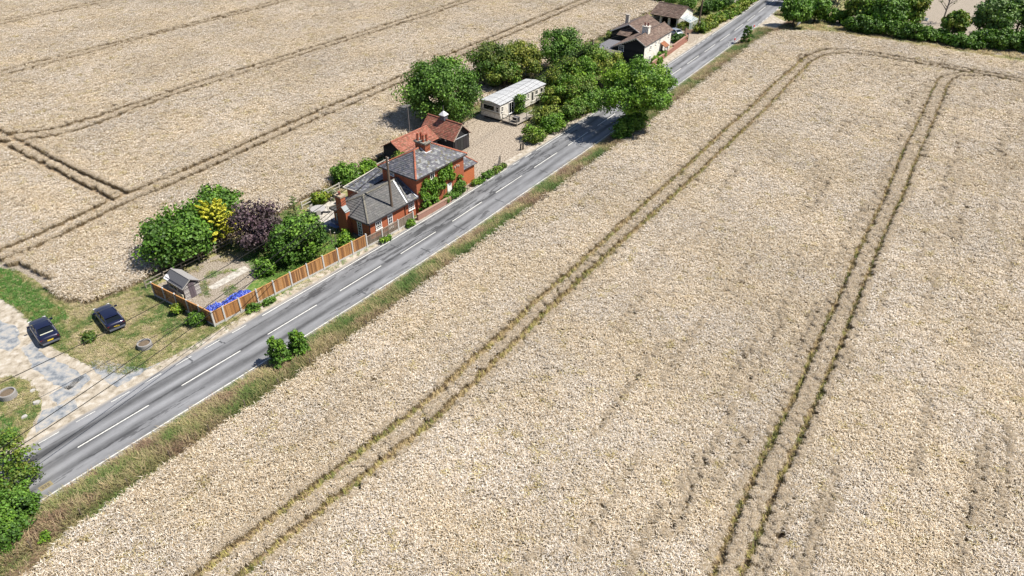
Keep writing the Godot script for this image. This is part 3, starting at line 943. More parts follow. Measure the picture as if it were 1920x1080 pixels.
	shrub("hydrangea", "pale pink flowering bush between patio and lean-to", px(626, 366, 0.5), Vector3(0.9, 0.6, 0.8), 14, 0.4, 90, 0.16, [Color(0.5, 0.42, 0.42), Color(0.3, 0.3, 0.2), Color(0.12, 0.17, 0.05)], 153)
	shrub("shrub", "bright feathery shrub against the black boarded outbuilding", Vector3(36.0, 0, -9.0), Vector3(1.5, 1.8, 1.2), 22, 0.6, 110, 0.24, BRIGHT + YELLOWG, 154)
	shrub("shrub", "small bright green bush inside the panel fence by the cottage", px(650, 455, 0.6), Vector3(1.0, 0.7, 0.9), 16, 0.45, 90, 0.2, BRIGHT, 155)
	shrub("shrub", "dark upright shrub against the end of the brick cottage front", Vector3(35.4, 0, 1.25), Vector3(0.8, 1.5, 0.55), 18, 0.5, 100, 0.22, DARK + MIDG, 156)
	shrub("shrub", "low hedge plant behind the small brick wall", Vector3(34.0, 0, 1.5), Vector3(2.2, 0.55, 0.4), 20, 0.4, 90, 0.18, MIDG, 157)
	shrub("shrub", "green creeper along the wire fence by the gravel yard", Vector3(38.6, 0, 1.4), Vector3(1.6, 0.4, 0.35), 14, 0.35, 90, 0.17, MIDG + BRIGHT, 158)
	shrub("shrub", "low scrubby hedge behind the yard end of the wire fence", Vector3(43.2, 0, 1.2), Vector3(2.3, 0.45, 0.4), 20, 0.35, 90, 0.17, MIDG + OLIVE, 168)
	shrub("shrub", "low scrubby hedge behind the cottage end of the wire fence", Vector3(40.6, 0, 1.25), Vector3(1.6, 0.5, 0.4), 16, 0.35, 90, 0.17, MIDG + DARK, 169)
	shrub("shrub", "bright weeds growing outside the shaded end panels", px(365, 595, 0.5), Vector3(1.3, 0.6, 0.7), 18, 0.4, 90, 0.18, BRIGHT + MIDG, 159)
	shrub("shrub", "dark weeds at the corner post of the panel fence", px(372, 603, 0.4), Vector3(0.9, 0.65, 0.6), 14, 0.4, 90, 0.18, DARK + MIDG, 160)
	shrub("shrub", "yellowish weeds against the second end panel", px(335, 582, 0.4), Vector3(0.9, 0.55, 0.6), 14, 0.35, 90, 0.17, BRIGHT + YELLOWG, 161)
	shrub("shrub", "dark weed clump at the foot of the third road panel", px(475, 578, 0.3), Vector3(0.75, 0.45, 0.45), 12, 0.3, 80, 0.16, DARK + MIDG, 162)
	shrub("shrub", "green weed clump at the foot of the fourth road panel", px(505, 566, 0.25), Vector3(0.8, 0.35, 0.4), 12, 0.28, 80, 0.15, MIDG, 163)
	shrub("shrub", "green tuft at the foot of the woven fence panels", px(722, 450, 0.25), Vector3(1.0, 0.4, 0.45), 12, 0.3, 80, 0.16, BRIGHT + MIDG, 164)
	shrub("shrub", "green tuft at the foot of the grey boarded panel", px(770, 421, 0.25), Vector3(0.9, 0.4, 0.4), 12, 0.3, 80, 0.16, BRIGHT + MIDG, 165)
	shrub("shrub", "leafy plants beside the blue bench and end chimney", px(648, 442, 0.3), Vector3(0.8, 0.5, 0.5), 12, 0.32, 80, 0.17, BRIGHT, 166)
	shrub("shrub", "scrubby weeds and rubble on the grass between the cars", px(163, 634, 0.3), Vector3(0.9, 0.5, 0.6), 12, 0.35, 80, 0.16, DARK + OLIVE, 167)
	# ivy on the front of the cottage
	var ivy := thing("ivy", "bright green creeper covering the brick cottage front wall", "climber", Vector3(28.0, 0, 0.92))
	var im := MB.new()
	var ir := RandomNumberGenerator.new()
	ir.seed = 170
	for a in [[0.9, 0.9, 0.8], [1.2, 1.9, 0.8], [0.9, 2.9, 0.7], [1.5, 3.7, 0.6], [2.2, 2.6, 0.8], [2.5, 1.4, 0.7], [2.1, 3.4, 0.6], [3.1, 3.3, 0.6], [3.4, 2.3, 0.7], [4.2, 3.0, 0.7], [4.5, 3.9, 0.6], [5.0, 3.2, 0.7], [5.4, 4.2, 0.55], [5.9, 3.5, 0.6], [6.2, 2.9, 0.5], [3.0, 0.8, 0.5], [4.3, 2.2, 0.5], [1.7, 0.6, 0.6], [5.8, 4.5, 0.4]]:
		foliage(im, Vector3(a[0], a[1], 0.18), Vector3(a[2], a[2], 0.32), 7, 0.34, 60, 0.22, BRIGHT + MIDG, ir, 1.0, -1.0)
	part("foliage", im, M.leaf, ivy)
	var istm := MB.new()
	for k in 4:
		istm.tube([Vector3(1.2 + k * 1.1, 0, 0.05), Vector3(1.0 + k * 1.3, 1.6, 0.05), Vector3(1.4 + k * 1.35, 3.2, 0.05)], [0.04, 0.03, 0.015], 5, Color(0.13, 0.1, 0.07))
	part("stem", istm, M.wood, ivy)
	# near corner, bottom left of the verge
	tree("hedge_tree", "large leafy bush beside the road opposite the wheat corner", px(6, 850, 1.7), 1.7, Vector3(2.3, 1.7, 1.8), 46, 0.5, 55, 0.17, MIDG + OLIVE, 180, "", "bush", 0.1)
	shrub("hedge_bush", "dense dark green bush at the very edge of the wheat", px(20, 958, 1.0), Vector3(2.2, 1.4, 1.6), 54, 0.5, 110, 0.17, MIDG + DARK, 181, "", "bush")
	shrub("hedge_bush", "small bright weed on the bare field edge", px(84, 1010, 0.3), Vector3(0.55, 0.4, 0.5), 10, 0.3, 80, 0.14, BRIGHT, 182, "", "bush")
	shrub("hedge_bush", "loose green bush between the road end and the dense dark bush", px(32, 900, 1.0), Vector3(2.1, 1.3, 1.6), 36, 0.45, 60, 0.17, MIDG + OLIVE, 183, "", "bush")
	shrub("hedge_bush", "trailing bush below the dense dark bush beside the wheat", px(0, 1010, 0.7), Vector3(1.9, 1.1, 1.4), 36, 0.5, 110, 0.17, DARK + MIDG, 184, "", "bush")
	# beyond the far field edge
	var far_rows := [[1492, 22, 2.6, 3.4, 2.9, 1, "dark tree shading the road at the field gateway"], [1532, 14, 2.4, 3.2, 2.6, 1, "fresh green tree beside the field gateway tree"], [1560, 34, 1.2, 2.6, 1.4, 1, "low green bush near the galvanised field gate"], [1607, 24, 2.8, 3.6, 3.2, 2, "olive tree in the hedge beyond the gateway"], [1655, 28, 3.2, 4.3, 3.5, 0, "broad dark tree in the middle of the far hedge"], [1700, 22, 3.4, 3.8, 3.6, 3, "yellow green tree in the far hedge beside the paddock gap"], [1612, 52, 1.2, 3.6, 1.6, 0, "dark low hedge bush under the olive tree"], [1690, 62, 1.2, 3.8, 1.6, 0, "dark low hedge bush beneath the broad tree"], [1745, 70, 0.9, 3.2, 1.2, 1, "low green hedge bush before the paddock gap"], [1785, 52, 2.8, 2.4, 2.8, 3, "slender yellowish tree in the paddock gap"], [1800, 82, 0.9, 3.2, 1.2, 0, "dark shaded hedge bush below the slender tree"], [1862, 38, 4.2, 4.2, 4.0, 4, "tall pale green tree at the end of the far hedge"], [1915, 30, 4.0, 4.2, 4.2, 4, "tall pale green tree past the end of the hedge"], [1860, 78, 1.4, 3.8, 1.9, 0, "dark hedge bush under the tall pale tree"], [1925, 84, 1.4, 3.8, 1.9, 0, "dark hedge bush at the far hedge's outer end"], [1985, 50, 3.5, 4.4, 4.0, 1, "green hedge tree beyond the tall pale trees"], [1572, -22, 2.6, 3.2, 2.6, 2, "olive tree in the yard behind the gateway trees"], [1480, -18, 2.6, 3.0, 2.6, 1, "green tree beside the road past the gateway"], [1690, -26, 3.0, 4.0, 3.0, 1, "green tree behind the far hedge by the paddock"]]
	var pals := [DARK + MIDG, MIDG, OLIVE + MIDG, YELLOWG + MIDG, [Color(0.07, 0.14, 0.03), Color(0.11, 0.2, 0.045), Color(0.16, 0.25, 0.06)]]
	var k := 0
	for f in far_rows:
		var at := px(f[0], f[1], f[2] + 0.6)
		var rr3 := Vector3(f[3] * (0.8 if f[2] > 2.0 else 0.55), f[4] * (1.0 if f[2] > 2.0 else 1.15), f[3] * (1.0 if f[2] > 2.0 else 1.4))
		if f[1] > 0 and f[0] > 1540:
			at.x += 3.6
		if f[2] > 2.0:
			tree("hedge_tree", f[6], at, f[2] + 0.6, rr3, int(16 * f[3]), f[3] * 0.3, 105, 0.5, pals[f[5]], 200 + k, "trees along the far hedge", "tree", 0.2)
		else:
			shrub("hedge_bush", f[6], at, rr3, int(20 * f[3]), f[3] * 0.22, 80, 0.4, pals[f[5]], 200 + k, "bushes along the far hedge", "bush")
		k += 1
	bare_tree("bare_tree", "half dead grey branched tree by the yard beyond the gateway", px(1563, 38, 0.0), 6.0, 260)
	bare_tree("bare_tree", "thin sparse tree standing in the paddock gap", px(1766, 45, 0.0), 9.0, 261)
	# road hedge and shrubs past the white cottage
	var hp := [[1318, 52], [1332, 44], [1347, 35], [1361, 28], [1375, 20], [1389, 12], [1403, 3], [1418, -7]]
	var hr := RandomNumberGenerator.new()
	hr.seed = 270
	var hedge := thing("roadside_hedge", "bright clipped hedge along the road past the white cottage", "hedge", Vector3(px(1318, 52, 0.8).x, 0, px(1318, 52, 0.8).z))
	var hm := MB.new()
	for q in hp:
		var c := px(q[0], q[1], 0.8) - hedge.position
		foliage(hm, Vector3(c.x, 0.95, c.z), Vector3(2.7, 1.15, 1.5), 26, 0.7, 90, 0.34, BRIGHT + YELLOWG, hr)
	part("foliage", hm, M.leaf, hedge)
	var hs := MB.new()
	for q in hp:
		var c := px(q[0], q[1], 0.8) - hedge.position
		hs.tube([Vector3(c.x, -0.05, c.z), Vector3(c.x + 0.2, 0.7, c.z), Vector3(c.x + 0.5, 1.5, c.z + 0.2)], [0.06, 0.04, 0.02], 5, Color(0.12, 0.09, 0.06))
	part("stem", hs, M.wood, hedge)
	var cot := [[1148, 66, 1.0, 1.5, 1.2, OLIVE, "olive bush beside the black rear wing of the white cottage"], [1122, 90, 1.0, 1.2, 1.0, DARK, "dark clipped bush at the edge of the clump near the white cottage"], [1322, 12, 1.8, 2.2, 1.9, DARK, "grey green bush behind the lean-to glasshouse"], [1290, 2, 1.6, 3.0, 1.8, MIDG, "green shrub behind the open garage"], [1345, 8, 1.4, 1.8, 1.5, MIDG, "shrub between the glasshouse and road hedge"], [1277, 48, 0.8, 1.1, 0.8, YELLOWG, "yellow flowering shrub in front of the open garage"], [1288, 42, 0.8, 1.2, 0.9, OLIVE, "grey shrub beside the lean-to glasshouse"], [1272, 72, 0.7, 1.6, 0.8, DARK, "dark shrub in the front garden of the white cottage"], [1240, 101, 0.6, 1.3, 0.7, MIDG, "green shrub against the white front wall"], [1232, 112, 0.5, 1.2, 0.6, BRIGHT, "bright shrub at the near end of the white front wall"], [1250, -8, 1.6, 3.4, 1.8, DARK, "dark shrub past the garage beside the wheat"], [1365, 5, 1.5, 1.6, 1.5, DARK, "round dark shrub behind the bright road hedge"]]
	k = 0
	for f in cot:
		shrub("garden_shrub", f[6], px(f[0], f[1], f[2]), Vector3(f[3], f[4], f[3] * 0.85), int(14 + 8 * f[3]), f[3] * 0.33, 90, 0.3, f[5], 300 + k, "shrubs round the white cottage")
		k += 1

func golden_conifer(at: Vector3) -> void:
	var t := thing("golden_conifer", "golden yellow conifer with upswept branches between green and purple trees", "tree", Vector3(at.x, 0, at.z))
	var r := RandomNumberGenerator.new()
	r.seed = 135
	var tm := MB.new()
	tm.tube([Vector3.ZERO, Vector3(0.1, 2.4, 0), Vector3(0.15, 5.2, 0)], [0.17, 0.12, 0.03], 7, Color(0.14, 0.1, 0.07))
	part("trunk", tm, M.wood, t)
	var mb := MB.new()
	for i in 64:
		var f := i / 64.0
		var a := i * 2.39996
		var h := 1.0 + 3.6 * f
		var l := (3.2 - 2.0 * f) * r.randf_range(0.75, 1.1)
		var d := Vector3(cos(a), 0, sin(a))
		var tip := d * l + Vector3(0, h + l * (0.25 + 0.5 * f), 0)
		var root := Vector3(0.1, h, 0)
		var m := root.lerp(tip, 0.55) + Vector3(0, -0.1, 0)
		for j in 90:
			var q := r.randf_range(0.3, 1.0)
			var p := root.lerp(m, q * 2.0) if q < 0.5 else m.lerp(tip, q * 2.0 - 1.0)
			p += Vector3(r.randfn(), r.randfn() * 0.5, r.randfn()) * 0.13 * (1.3 - q)
			var n := (Vector3.UP + d * 0.3 + Vector3(r.randfn(), r.randfn(), r.randfn()) * 0.4).normalized()
			var col: Color = GOLD[r.randi() % 3] * r.randf_range(0.8, 1.2)
			col.a = 1.0
			leaf_face(mb, p, n, 0.22, col, r)
	part("crown", mb, M.leaf, t)

func spindly_conifer(at: Vector3) -> void:
	var t := thing("conifer_sapling", "thin spiky conifer sapling behind the bushy green tree", "tree", Vector3(at.x, 0, at.z))
	var r := RandomNumberGenerator.new()
	r.seed = 136
	var tm := MB.new()
	tm.tube([Vector3.ZERO, Vector3(0, 3.6, 0)], [0.08, 0.02], 6, Color(0.14, 0.11, 0.07))
	part("trunk", tm, M.wood, t)
	var mb := MB.new()
	for i in 34:
		var f := i / 34.0
		var a := i * 2.4
		var l := (1.1 - 0.8 * f)
		var d := Vector3(cos(a), 0.25, sin(a))
		for j in 12:
			leaf_face(mb, Vector3(0, 0.5 + 3.1 * f, 0) + d * l * (j + 1) / 12.0, Vector3(r.randfn() * 0.4, 1, r.randfn() * 0.4).normalized(), 0.2, Color(0.11, 0.16, 0.04) * r.randf_range(0.8, 1.25), r)
	part("crown", mb, M.leaf, t)

func cone_bush(nm: String, label: String, at: Vector3, h: float, rad: float, seed_: int, group: String) -> void:
	var t := thing(nm, label, "tree", Vector3(at.x, 0, at.z), 0.0, group)
	var r := RandomNumberGenerator.new()
	r.seed = seed_
	var tm := MB.new()
	tm.tube([Vector3.ZERO, Vector3(0.05, h * 0.5, 0), Vector3(0, h * 0.92, 0)], [0.07, 0.05, 0.015], 6, Color(0.13, 0.1, 0.07))
	part("trunk", tm, M.wood, t)
	var mb := MB.new()
	for i in 26:
		var f := i / 26.0
		var a := i * 2.4
		var rr := rad * (1.0 - 0.62 * f) * r.randf_range(0.6, 0.95)
		foliage(mb, Vector3(cos(a) * rr, 0.35 + (h - 0.6) * f, sin(a) * rr), Vector3(0.36, 0.3, 0.36), 4, 0.24, 32, 0.19, DARK + (MIDG if f < 0.7 else BRIGHT), r)
	part("crown", mb, M.leaf, t)

func bare_tree(nm: String, label: String, at: Vector3, h: float, seed_: int) -> void:
	var t := thing(nm, label, "tree", Vector3(at.x, 0, at.z))
	var r := RandomNumberGenerator.new()
	r.seed = seed_
	var mb := MB.new()
	var col := Color(0.3, 0.26, 0.22)
	mb.tube([Vector3.ZERO, Vector3(0.1, h * 0.4, 0), Vector3(-0.1, h, 0.1)], [0.2, 0.15, 0.03], 7, col)
	var lf := MB.new()
	for i in 22:
		var f := r.randf_range(0.25, 0.95)
		var b := Vector3(0, h * f, 0)
		var a := r.randf() * TAU
		var l := h * 0.42 * (1.15 - f)
		var e := b + Vector3(cos(a) * l, l * 0.8, sin(a) * l)
		mb.tube([b, b.lerp(e, 0.5) + Vector3(0, 0.1, 0), e], [0.08, 0.05, 0.015], 4, col * r.randf_range(0.8, 1.15))
		for j in 10:
			leaf_face(lf, b.lerp(e, r.randf_range(0.5, 1.1)) + Vector3(r.randfn(), r.randfn(), r.randfn()) * 0.25, Vector3(r.randfn(), 1, r.randfn()).normalized(), 0.3, Color(0.12, 0.15, 0.05), r)
	part("trunk", mb, M.wood, t)
	part("crown", lf, M.leaf, t)

# ---------------------------------------------------------------- building helpers
func partw(nm: String, mb: MB, mat: Material, parent: Node3D) -> MeshInstance3D:
	var b := parent.global_position
	for i in mb.v.size():
		mb.v[i] -= b
	return part(nm, mb, mat, parent)

func extrude(mb: MB, poly: PackedVector2Array, o: Vector3, u: Vector3, vv: Vector3, w: Vector3, col: Color) -> void:
	# closed solid: polygon in the u, vv plane swept along w
	var ix := Geometry2D.triangulate_polygon(poly)
	var pts := []
	var ctr := Vector3.ZERO
	for p in poly:
		pts.append(o + u * p.x + vv * p.y)
		ctr += o + u * p.x + vv * p.y
	ctr = ctr / poly.size() + w * 0.5
	for i in range(0, ix.size(), 3):
		for e in 2:
			var sh := w * float(e)
			otri(mb, pts[ix[i]] + sh, pts[ix[i + 1]] + sh, pts[ix[i + 2]] + sh, w * (1.0 if e == 1 else -1.0), col)
	var area := 0.0
	for i in poly.size():
		area += poly[i].cross(poly[(i + 1) % poly.size()])
	for i in poly.size():
		var a: Vector3 = pts[i]
		var b: Vector3 = pts[(i + 1) % poly.size()]
		var d2 := poly[(i + 1) % poly.size()] - poly[i]
		var out2 := Vector2(d2.y, -d2.x) * signf(area)
		var out := u * out2.x + vv * out2.y
		otri(mb, a, b, b + w, out, col)
		otri(mb, a, b + w, a + w, out, col)

func otri(mb: MB, a: Vector3, b: Vector3, d: Vector3, out: Vector3, col: Color) -> void:
	if (b - a).cross(d - a).dot(out) < 0.0:
		mb.tri(a, d, b, col)
	else:
		mb.tri(a, b, d, col)

func roof_slope(parent: Node3D, pts: Array, nm: String, mat: Material, pal: Array, course: float, width: float, lift := 0.03, thick := 0.08, local := false) -> void:
	var a: Vector3 = pts[0]
	var x: Vector3 = (pts[1] - pts[0]).normalized()
	var nrm: Vector3 = x.cross(pts[2] - pts[0]).normalized()
	if nrm.y < 0.0:
		nrm = -nrm
	var up := nrm.cross(x).normalized()
	if up.dot(pts[2] - pts[0]) < 0.0:
		up = -up
	var poly := PackedVector2Array()
	var lo := Vector2(1e9, 1e9)
	var hi := Vector2(-1e9, -1e9)
	for p in pts:
		var q := Vector2((p - a).dot(x), (p - a).dot(up))
		poly.append(q)
		lo = lo.min(q)
		hi = hi.max(q)
	var slab := MB.new()
	extrude(slab, poly, a, x, up, -nrm * thick, Color(pal[0].r * 0.8, pal[0].g * 0.8, pal[0].b * 0.8))
	var sl: MeshInstance3D
	if local: sl = part("roof_slope", slab, mat, parent)
	else: sl = partw("roof_slope", slab, mat, parent)
	var mb := MB.new()
	var v := lo.y - 0.001
	var row := 0
	while v < hi.y:
		var u := lo.x - (width * 0.5 if row % 2 == 1 else 0.0) - rng.randf() * 0.02
		while u < hi.x:
			var rect := PackedVector2Array([Vector2(u + 0.006, v), Vector2(u + width - 0.006, v), Vector2(u + width - 0.006, v + course), Vector2(u + 0.006, v + course)])
			var col: Color = pal[rng.randi() % pal.size()] * rng.randf_range(0.85, 1.15)
			col.a = 1.0
			var lf := lift * rng.randf_range(0.75, 1.3)
			for piece in Geometry2D.intersect_polygons(rect, poly):
				var P := []
				for q in piece:
					var h := 0.006 + lf * (1.0 - clampf((q.y - v) / course, 0.0, 1.0))
					P.append(a + x * q.x + up * q.y + nrm * h)
				for k in range(1, P.size() - 1):
					otri(mb, P[0], P[k], P[k + 1], nrm, col)
				for k in piece.size():
					var k2 := (k + 1) % piece.size()
					if absf(piece[k].y - v) < 0.01 and absf(piece[k2].y - v) < 0.01:
						otri(mb, P[k], P[k2], P[k2] - nrm * lf, -up, col)
						otri(mb, P[k], P[k2] - nrm * lf, P[k] - nrm * lf, -up, col)
			u += width
		v += course
		row += 1
	if mb.v.size() > 0:
		var o: MeshInstance3D
		if local: o = part(nm, mb, mat, sl)
		else: o = partw(nm, mb, mat, sl)
		o.set_meta("kind", "stuff")

func ridge_tiles(parent: Node3D, a: Vector3, b: Vector3, r: float, col: Color, nm := "ridge_tiles", local := false) -> void:
	var mb := MB.new()
	var l := a.distance_to(b)
	var n := maxi(1, int(l / 0.4))
	for i in n:
		var p := a.lerp(b, float(i) / n)
		var q := a.lerp(b, (i + 0.98) / n)
		mb.tube([p, q], [r, r * 0.92], 8, col * rng.randf_range(0.85, 1.15))
	if local: part(nm, mb, M.tile, parent)
	else: partw(nm, mb, M.tile, parent)

func window(parent: Node3D, c: Vector3, right: Vector3, out: Vector3, w: float, h: float, nx: int, ny: int, col := Color(0.78, 0.78, 0.76), local := false, glass: Material = null) -> void:
	var mb := MB.new()
	var bs := Basis(right, Vector3.UP, out)
	var f := 0.08
	mb.box(c + Vector3.UP * (h / 2 - f / 2) + out * 0.03, Vector3(w, f, 0.1), col, bs)
	mb.box(c - Vector3.UP * (h / 2 - f / 2) + out * 0.05, Vector3(w + 0.12, f, 0.16), col, bs)
	for s in [-1.0, 1.0]:
		mb.box(c + right * s * (w / 2 - f / 2) + out * 0.03, Vector3(f, h - 2 * f, 0.1), col, bs)
	for i in range(1, nx):
		mb.box(c + right * (-w / 2 + w * i / nx) + out * 0.025, Vector3(0.04, h - 2 * f, 0.07), col, bs)
	for i in range(1, ny):
		mb.box(c + Vector3.UP * (-h / 2 + h * i / ny) + out * 0.024, Vector3(w - 2 * f, 0.04, 0.06), col, bs)
	var fr: MeshInstance3D
	if local: fr = part("window", mb, M.paint, parent)
	else: fr = partw("window", mb, M.paint, parent)
	var pm := MB.new()
	pm.box(c + out * 0.006, Vector3(w - 0.1, h - 0.1, 0.03), Color.WHITE, bs)
	var g: Material = glass if glass else M.glass
	if local: part("pane", pm, g, fr)
	else: partw("pane", pm, g, fr)

func boards(mb: MB, o: Vector3, right: Vector3, out: Vector3, w: float, h: float, pitch: float, cols: Array, gable := 0.0, peak := 0.5) -> void:
	# horizontal weatherboards on a wall face; gable > 0 raises a triangle to h + gable at peak (fraction of w)
	var y := 0.0
	while y < h + gable:
		var l := 0.0
		var r := w
		if y + pitch > h and gable > 0.0:
			var f := clampf((y + pitch - h) / gable, 0.0, 1.0)
			l = w * peak * f
			r = w - w * (1.0 - peak) * f
		if r - l > 0.1:
			var a := o + right * l + Vector3.UP * y
			var b := o + right * r + Vector3.UP * y
			var col: Color = cols[rng.randi() % cols.size()] * rng.randf_range(0.85, 1.15)
			col.a = 1.0
			var up := Vector3.UP * pitch
			otri(mb, a + out * 0.03, b + out * 0.03, b + up + out * 0.008, out, col)
			otri(mb, a + out * 0.03, b + up + out * 0.008, a + up + out * 0.008, out, col)
			otri(mb, a, b, b + out * 0.03, Vector3.DOWN, col)
			otri(mb, a, b + out * 0.03, a + out * 0.03, Vector3.DOWN, col)
		y += pitch

const SX := Vector3(1, 0, 0)
const SZ := Vector3(0, 0, 1)
const SLATE := [Color(0.1, 0.105, 0.125), Color(0.135, 0.14, 0.16), Color(0.16, 0.155, 0.175), Color(0.19, 0.185, 0.19), Color(0.12, 0.125, 0.13)]
const SLATE_OLD := [Color(0.1, 0.105, 0.12), Color(0.14, 0.145, 0.165), Color(0.17, 0.165, 0.19), Color(0.24, 0.25, 0.26), Color(0.3, 0.31, 0.31), Color(0.15, 0.15, 0.17), Color(0.13, 0.135, 0.15), Color(0.16, 0.155, 0.12)]
const GREYTILE := [Color(0.165, 0.165, 0.16), Color(0.185, 0.18, 0.175), Color(0.15, 0.15, 0.15)]
const REDTILE := [Color(0.38, 0.13, 0.085), Color(0.44, 0.17, 0.11), Color(0.33, 0.12, 0.075), Color(0.3, 0.15, 0.09), Color(0.47, 0.2, 0.14)]
const BROWNTILE := [Color(0.2, 0.135, 0.105), Color(0.235, 0.16, 0.125), Color(0.17, 0.115, 0.09), Color(0.26, 0.19, 0.15)]
const BRICK := Color(0.42, 0.13, 0.06)
const BLACK := [Color(0.02, 0.02, 0.023), Color(0.028, 0.027, 0.03), Color(0.016, 0.016, 0.019)]

func build_cottage() -> void:
	var t := thing("brick_cottage", "red brick cottage with slate hipped roofs beside the road", "house", Vector3(28.0, 0, -2.0))
	var mb := MB.new()
	mb.span(Vector3(28.1, 0, -4.8), Vector3(36.7, 4.95, 0.9), BRICK * 0.85)
	partw("wall", mb, M.brick, t).set_meta("label", "two storey brick walls of the main block")
	mb = MB.new()
	mb.span(Vector3(20.2, 0, -5.1), Vector3(26.0, 2.48, 0.8), BRICK)
	mb.span(Vector3(26.0, 0, -5.0), Vector3(28.098, 2.48, 0.62), BRICK * 1.05)
	partw("wall", mb, M.brick, t).set_meta("label", "bright red brick walls of the low front wing")
	mb = MB.new()
	mb.span(Vector3(24.9, 0, -8.0), Vector3(30.0, 2.3, -5.1), BRICK * 0.8)
	partw("wall", mb, M.brick, t)
	mb = MB.new()
	mb.span(Vector3(36.702, 0, -3.2), Vector3(39.4, 2.55, 0.35), Color(0.5, 0.16, 0.06))
	partw("wall", mb, M.brick, t).set_meta("label", "orange brick end extension")
	# plinth
	mb = MB.new()
	mb.span(Vector3(20.12, 0, -5.18), Vector3(26.05, 0.18, 0.87), Color(0.2, 0.18, 0.17))
	partw("plinth", mb, M.concrete, t)
	# main hipped roof
	var e := [Vector3(27.75, 4.9, 1.25), Vector3(37.05, 4.9, 1.25), Vector3(37.05, 4.9, -5.15), Vector3(27.75, 4.9, -5.15)]
	var rl := Vector3(31.0, 6.65, -1.95)
	var rr := Vector3(33.8, 6.65, -1.95)
	roof_slope(t, [e[0], e[1], rr, rl], "slates", M.slate, SLATE_OLD, 0.25, 0.32)
	roof_slope(t, [e[3], e[0], rl], "slates", M.slate, SLATE, 0.25, 0.32)
	roof_slope(t, [e[1], e[2], rr], "slates", M.slate, SLATE, 0.25, 0.32)
	roof_slope(t, [e[2], e[3], rl, rr], "slates", M.slate, SLATE, 0.25, 0.32)
	var red := Color(0.5, 0.17, 0.1)
	var up := Vector3(0, 0.03, 0)
	ridge_tiles(t, rl + up, rr + up, 0.13, red)
	for a in [[e[0], rl], [e[3], rl], [e[1], rr], [e[2], rr]]:
		ridge_tiles(t, a[0] + up, a[1] + up, 0.125, red, "hip_tiles")
	mb = MB.new()
	for a in [[e[0], e[1]], [e[1], e[2]], [e[2], e[3]], [e[3], e[0]]]:
		mb.bar(a[0] + Vector3(0, -0.1, 0), a[1] + Vector3(0, -0.1, 0), 0.09, 0.1, Color(0.05, 0.045, 0.045))
	partw("gutter", mb, M.paint, t)
	# main chimney stack with four pots
	mb = MB.new()
	mb.span(Vector3(32.05, 5.6, -2.75), Vector3(32.95, 7.15, -1.1), BRICK * 0.75)
	var ch := partw("chimney", mb, M.brick, t)
	mb = MB.new()
	mb.span(Vector3(31.97, 7.15, -2.83), Vector3(33.03, 7.27, -1.02), Color(0.3, 0.28, 0.24))
	mb.span(Vector3(31.92, 7.272, -2.88), Vector3(33.08, 7.38, -0.97), Color(0.36, 0.34, 0.29))
	partw("cap", mb, M.concrete, ch)
	for q in [[32.25, -2.45], [32.7, -2.3], [32.3, -1.6], [32.75, -1.45]]:
		mb = MB.new()
		mb.lathe(Vector3(q[0], 7.375, q[1]), [Vector2(0.17, 0), Vector2(0.15, 0.1), Vector2(0.135, 0.75), Vector2(0.17, 0.8), Vector2(0.17, 0.88), Vector2(0.11, 0.88), Vector2(0.1, 0.4), Vector2(0, 0.4)], 12, Color(0.46, 0.12, 0.06))
		partw("chimney_pot", mb, M.tile, ch)
	mb = MB.new()
	for a in [[Vector3(31.98, 6.13, -1.03), Vector3(33.02, 6.13, -1.03)], [Vector3(31.99, 6.17, -1.02), Vector3(31.99, 6.7, -1.95)]]:
		mb.bar(a[0], a[1], 0.16, 0.1, Color(0.62, 0.63, 0.64))
	partw("flashing", mb, M.paint, ch)
	# front wing roof
	var w0 := Vector3(19.9, 2.45, 1.1)
	var w1 := Vector3(26.2, 2.45, 1.08)
	var w2 := Vector3(28.1, 2.45, 1.08)
	var w3 := Vector3(28.1, 2.45, -5.4)
	var w4 := Vector3(19.9, 2.45, -5.4)
	var ra := Vector3(22.4, 4.05, -2.15)
	var rb := Vector3(27.3, 4.05, -2.15)
	var rc := Vector3(28.1, 4.05, -2.15)
	roof_slope(t, [w0, w1, rb, ra], "roof_tiles", M.tile, GREYTILE, 0.3, 0.34, 0.035)
	roof_slope(t, [w1, w2, rc, rb], "slates", M.slate, SLATE_OLD, 0.25, 0.3)
	roof_slope(t, [w4, w0, ra], "roof_tiles", M.tile, GREYTILE, 0.3, 0.34, 0.035)
	roof_slope(t, [w3, w4, ra, rc], "roof_tiles", M.tile, GREYTILE, 0.3, 0.34, 0.035)
	var gh := Color(0.25, 0.235, 0.19)
	ridge_tiles(t, ra + up, rc + up - Vector3(0.05, 0, 0), 0.13, gh)
	ridge_tiles(t, w0 + up, ra + up, 0.12, gh, "hip_tiles")
	ridge_tiles(t, w4 + up, ra + up, 0.12, gh, "hip_tiles")
	mb = MB.new()
	mb.bar(w1 + Vector3(-0.05, 0.08, 0), rb + Vector3(-0.05, 0.08, 0), 0.18, 0.09, Color(0.56, 0.57, 0.58))
	mb.bar(w1 + Vector3(0.25, 0.1, -0.1), rc + Vector3(-0.35, 0.1, 0.0), 0.1, 0.14, Color(0.15, 0.15, 0.14))
	mb.bar(w2 + Vector3(-0.1, 0.1, 0), rc + Vector3(-0.1, 0.1, 0), 0.2, 0.06, Color(0.1, 0.12, 0.17))
	mb.bar(w2 + Vector3(-0.2, 0.1, 0.0), w2 + Vector3(-0.2, 0.55, -0.95), 0.08, 0.08, Color(0.6, 0.61, 0.62))
	partw("flashing", mb, M.paint, t)
	mb = MB.new()
	mb.bar(w0 + Vector3(0, -0.08, 0.03), w2 + Vector3(0, -0.08, 0.03), 0.1, 0.09, Color(0.03, 0.03, 0.032))
